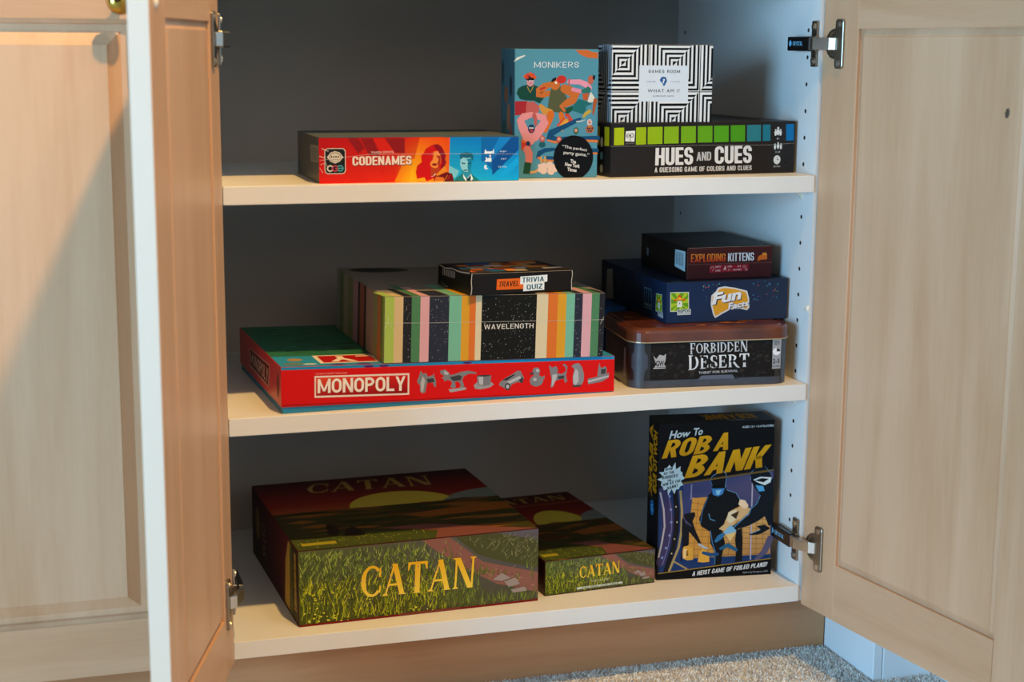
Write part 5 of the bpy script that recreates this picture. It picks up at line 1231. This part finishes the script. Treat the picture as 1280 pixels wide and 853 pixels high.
# vault door rim at the left and right
p.tube([(7,116.1),(11.3,95.9),(13.8,73.9),(11,48.5),(5.5,23.2)], [13, 15, 15, 14, 12], '#3a3458')
p.tube([(2.8,114.4),(7.7,92.4),(9.4,70.4),(6.1,48.7),(2.5,30.7)], 2.2, '#a8a2a8').tube([(28.9,115.2),(31.5,89.5),(31.5,63.9),(28.5,42.2),(16.8,11.7)], 3, '#a08a5a').tube([(21.5,115.5),(24.8,89.8),(24.5,64.3),(21.3,40.7),(12.2,12)], [6, 7, 7, 7, 6], '#17161c').tube([(13,114),(17.8,90.1),(18.6,66.4),(14,41),(7.4,19.5)], 1.0, '#6a6a98')
for x, y in [(15,109.4),(16.9,92),(17.9,75.5),(16.1,58.3),(11.8,42.1),(7.1,29.5)]: p.ell(x, y, 1.6, 1.8, '#7a86b8', 8)
for x, y in [(23.5,95.4),(25.3,75.2),(22.7,53.4),(19.3,34.4)]: p.ell(x, y, 1, 1.2, '#b0a890', 8)
p.tube([(149.4,47.4),(142.4,31),(131.4,20.4)], [9, 8, 5], '#54506a').tube([(21.8,24.2),(31.2,18.3),(39.6,13.2)], 2, '#a08a5a')
# three masked robbers in black
BK, DB = '#0f1318', '#1c2a3a'
p.poly([(32.9,47.4),(31.9,62.1),(31.9,78.6),(35.3,85.7),(48.1,87.4),(49.2,83.3),(45.8,75.2),(49.9,63.1),(57.8,46.2),(56,43.6),(48.3,54),(41.6,61.7),(41.6,45.2),(37.7,41.7),(33.2,40.1),(32.8,23.7),(31,23.7)], '#14151c')
p.tube([(55.1,44.5),(61.7,40.5),(66.4,38.5)], [3, 3, 2], '#a8b0b8').line([(33.6,82.1),(38.6,70.9)], 1.2, '#4a4468').line([(36.6,76.5),(44.2,68.9)], 1, '#5a5480')
p.poly([(34.2,27.2),(33.3,36.4),(34.9,42.8),(41.3,43.4),(47,39.4),(47.8,24.7),(40.1,24.2)], '#cf9a3c').poly([(54,21.6),(55.5,31.7),(59,38.8),(63.7,36.8),(68.5,31),(69.4,20.8),(60.5,20.4)], '#d8a03c').poly([(35,40),(38.7,39.8),(38.2,27),(34.9,28.1)], '#e8c488').text('$', [(38.1,29.8),(41.4,29.6),(41.2,37),(37.9,37.1)], '#5a3a12', .02)
p.poly([(75.5,15),(75.8,34.3),(69.8,45.6),(69.3,60.4),(57.1,68.3),(54,77.6),(59.8,95.7),(65,108.3),(69.5,111.9),(70.1,121),(67.1,128.5),(69.7,133),(82.4,139.9),(87.2,137),(88.4,127.7),(87.8,117.6),(90.8,112.9),(102.1,109.7),(108.1,99.3),(106.4,91.9),(95.4,86.9),(88.4,74.2),(85.1,59.6),(89.4,44.7),(86.1,30.1),(84.7,16.4)], BK)
p.poly([(103.7,60.6),(111.1,64),(112.7,43.6),(112.6,19.5),(103.3,18.2),(104.6,36.6),(102.3,47.8)], BK)
p.poly([(69.3,118.3),(86.9,117.6),(84.4,109.4),(78,106.4),(71.4,109)], '#3a7ab8').poly([(70.1,121),(87.7,122.2),(86.9,116.7),(70.2,117)], '#0a0c10').poly([(74.9,114.4),(82.3,115),(79.8,108.7),(76.1,108.8)], '#7ab8dc')
p.tube([(69.7,133),(82.4,139.9),(87.8,136),(88.4,127.7),(87.3,117.6)], .7, '#6a9ac0').line([(88.9,114.8),(102.1,109.7),(108.1,99.3)], .8, '#5a8ab0').tube([(120.3,126.6),(120.9,135.8),(128.2,143),(138.6,143.2),(146,134.9)], .7, '#6a9ac0').line([(65,106.5),(58.2,88.4),(56,72)], .9, '#3a6a98').line([(69.3,62.2),(72.6,45.5),(76.7,34.3),(76.4,16.8)], 1.2, '#3a6a98').line([(69.7,133),(67.6,127.5),(70.1,121)], .8, '#4a7aa8').line([(66.7,84.4),(68.8,76.9),(75.3,74.8)], 1.1, '#4a88b0')
p.poly([(105.4,94.8),(107.1,101.2),(113.7,100),(118.6,93.3),(117.8,89.6),(112.2,88.9)], '#e2c8a8')
p.poly([(80.4,63.6),(88.5,70.6),(92.7,85.1),(100.9,88.5),(110.2,89.9),(117.8,87.8),(119.9,82.1),(110.7,77),(101.5,71.8),(103.7,62.5),(96.4,55.4),(90.7,59.4)], '#c9a878').poly([(92.7,85.1),(102.8,88.4),(105.1,77.2),(96,70.2),(90.2,74.2)], '#d6c9a8').poly([(95.6,81.3),(106.6,86.4),(103.2,75.4)], '#3a2a1a')
p.poly([(87,59.6),(103.4,69.9),(120,80.3),(121.5,89.5),(130.7,96.5),(134.2,105.6),(128.2,113.3),(124.3,119),(121.3,124.7),(120,134),(127.2,143),(138.5,143.5),(145.4,135),(148.5,127.4),(150.5,125.5),(152.5,67.7),(146.9,64.2),(140.8,77.5),(133.4,72.3),(118.6,65.5),(107.4,63.2),(96.4,55.4),(90.9,54.8)], '#101820')
p.poly([(124,126.4),(133.3,129.8),(148.5,128.3),(146.8,121.9),(139.4,118.4),(129.8,122.5)], '#c6d6dc').poly([(125.9,125.4),(135.3,127.9),(144.8,126.6),(137.4,122.2)], '#0c1014').poly([(127.1,118.9),(137.5,117.6),(139.6,111),(132.1,110.4)], '#4a9ad0')
p.line([(122.5,89.4),(119.9,82.1),(103.5,68),(92.7,57.5)], 1.6, '#4a80a8').line([(134.2,105.6),(129.8,94.7),(121.6,87.6)], 1.1, '#4a80a8')
p.poly([(87,59.6),(96,68.4),(103.7,60.6),(99.3,55.3),(90.9,54.8)], '#7ab0d0').poly([(89.9,55.7),(103.8,58.8),(95.8,46.2)], '#d8b878')
p.tube([(61,33.2),(71.3,29.9),(79.6,30.4)], [4, 5, 4], '#1f4a78').tube([(84,37.6),(93.2,41.7),(104.6,34.7)], [4, 6, 4], '#1f5a80').tube([(77.2,48),(81.7,52.4),(86.2,55.9)], [4, 7, 5], '#2a6a98')
p.poly([(120.8,55.2),(130.1,57.6),(135.7,61),(129.9,65),(141.2,66.4),(148.9,61.4),(141.5,57),(134,53.7),(122.7,53.3)], '#141a20').line([(122.7,55.1),(135.7,60.1)], .7, '#6aa0c0')
p.poly([(1.7,-0.2),(152,-1.1),(151.2,20.9),(1.4,8.5)], '#0b0c0e').line([(1.8,8.7),(151.2,21.1)], .9, '#a8842a').line([(32.2,125.2),(151,137.5)], 1.0, '#8a6a2a').line([(32.1,126.6),(151,138.9)], .5, '#8a6a2a')
# starburst
cx, cy = [(17.1,132)][0]
sb = []
for k in range(28):
    a_ = math.radians(k*360/28); r = (17.6 if k % 2 == 0 else 13.2)*(1+.12*math.sin(k*2.3)); sb.append((cx+r*math.cos(a_)*.98, cy+r*1.12*math.sin(a_)))
p.poly(sb, '#b9cccf')
for w_, q in (('WIN', [(8.1,142.6),(17.5,143.9),(17.9,147),(8.5,145.8)]), ('AS THE', [(6.2,137.2),(20.1,139.1),(20.3,142.5),(6.6,140.8)]), ('ROBBERS', [(4.5,131.7),(24.7,134.2),(24.8,138.1),(4.7,135.6)]), ('OR...', [(11.7,128.3),(19.6,129.3),(19.7,132.4),(11.8,131.4)]), ('WIN AS THE', [(5.2,122.5),(28.4,127.7),(28.6,131.2),(5.3,126.2)]), ('BANK!', [(11,117.6),(24.6,121.5),(24.8,125.4),(11.2,121.5)])):
    p.caps(w_, q, '#15181c', None, .5, .17, .15, .1)
p.build('front_print', t)
p = Print(F_['f']); p.k = 130
p.text('How', [(12,183),(38.3,185.8),(41.2,194.5),(14.8,193.9)], '#c3cbcd', 0.03).text('To', [(43.1,186.3),(54.7,187.2),(57.6,196.6),(44.3,196.3)], '#c3cbcd', 0.03)
YL, YD = '#c98c10', '#e0a018'
p.caps('ROB', [(3.4,158.5),(63.1,163.8),(70.6,187.1),(11.4,181.7)], YL, YD, .62, .22, .16, .05).caps('A', [(69.4,165.4),(89.2,166.8),(94.2,189.8),(77,188.2)], YL, YD, .62, .22, .16)
p.caps('BANK', [(33.2,131.8),(135.2,142.2),(147.2,171.5),(43.6,160.7)], YL, YD, .62, .22, .16, .05)
p.build('title_lettering', t)
p = Print(F_['f']); p.k = 120
p.caps('A HEIST GAME OF FOILED PLANS!', [(46.9,3.3),(145.3,10.8),(147,16.8),(48,9.1)], '#d6d8da', None, .5, .16, .15, .1)
p.build('caption_lettering', t)
p = Print(F_['f']); p.k = 120
p.text('Game by Prospero Hall', [(114.1,2.4),(147.1,2.9),(147,5.8),(114,5.4)], '#9aa0a4', 0.0)
p.build('credit_lettering', t)
p = Print(F_['f']); p.k = 120
p.text('AGES 12+ • 2-4 PLAYERS', [(106.9,194),(148.4,194.5),(148.6,197.3),(107.1,196.8)], '#c9ccd0', 0.02)
p.build('age_lettering', t)
p = Print(F_['l'])
p.text('HOW TO ROB', [(43, 190), (43, 110), (24, 110), (24, 190)][::1], '#b8800e', 0.05).text('A BANK', [(22, 196), (22, 100), (6, 100), (6, 196)], '#b8800e', 0.05)
p.ell(24, 88, 8, 10, '#2a7ab8').ell(24, 88, 6.4, 8, '#1a5a94').box_text('G', 20, 83, 28, 93, '#5ab0e0', .03)
p.build('side_print', t)
p = Print(F_['t'])
p.text('ROB A BANK', [(132, 40), (62, 40), (62, 12), (132, 12)], '#a8740e', 0.05).text('How To', [(112, 9), (90, 9), (90, 4), (112, 4)], '#9aa0a4', .02)
p.build('top_print', t)
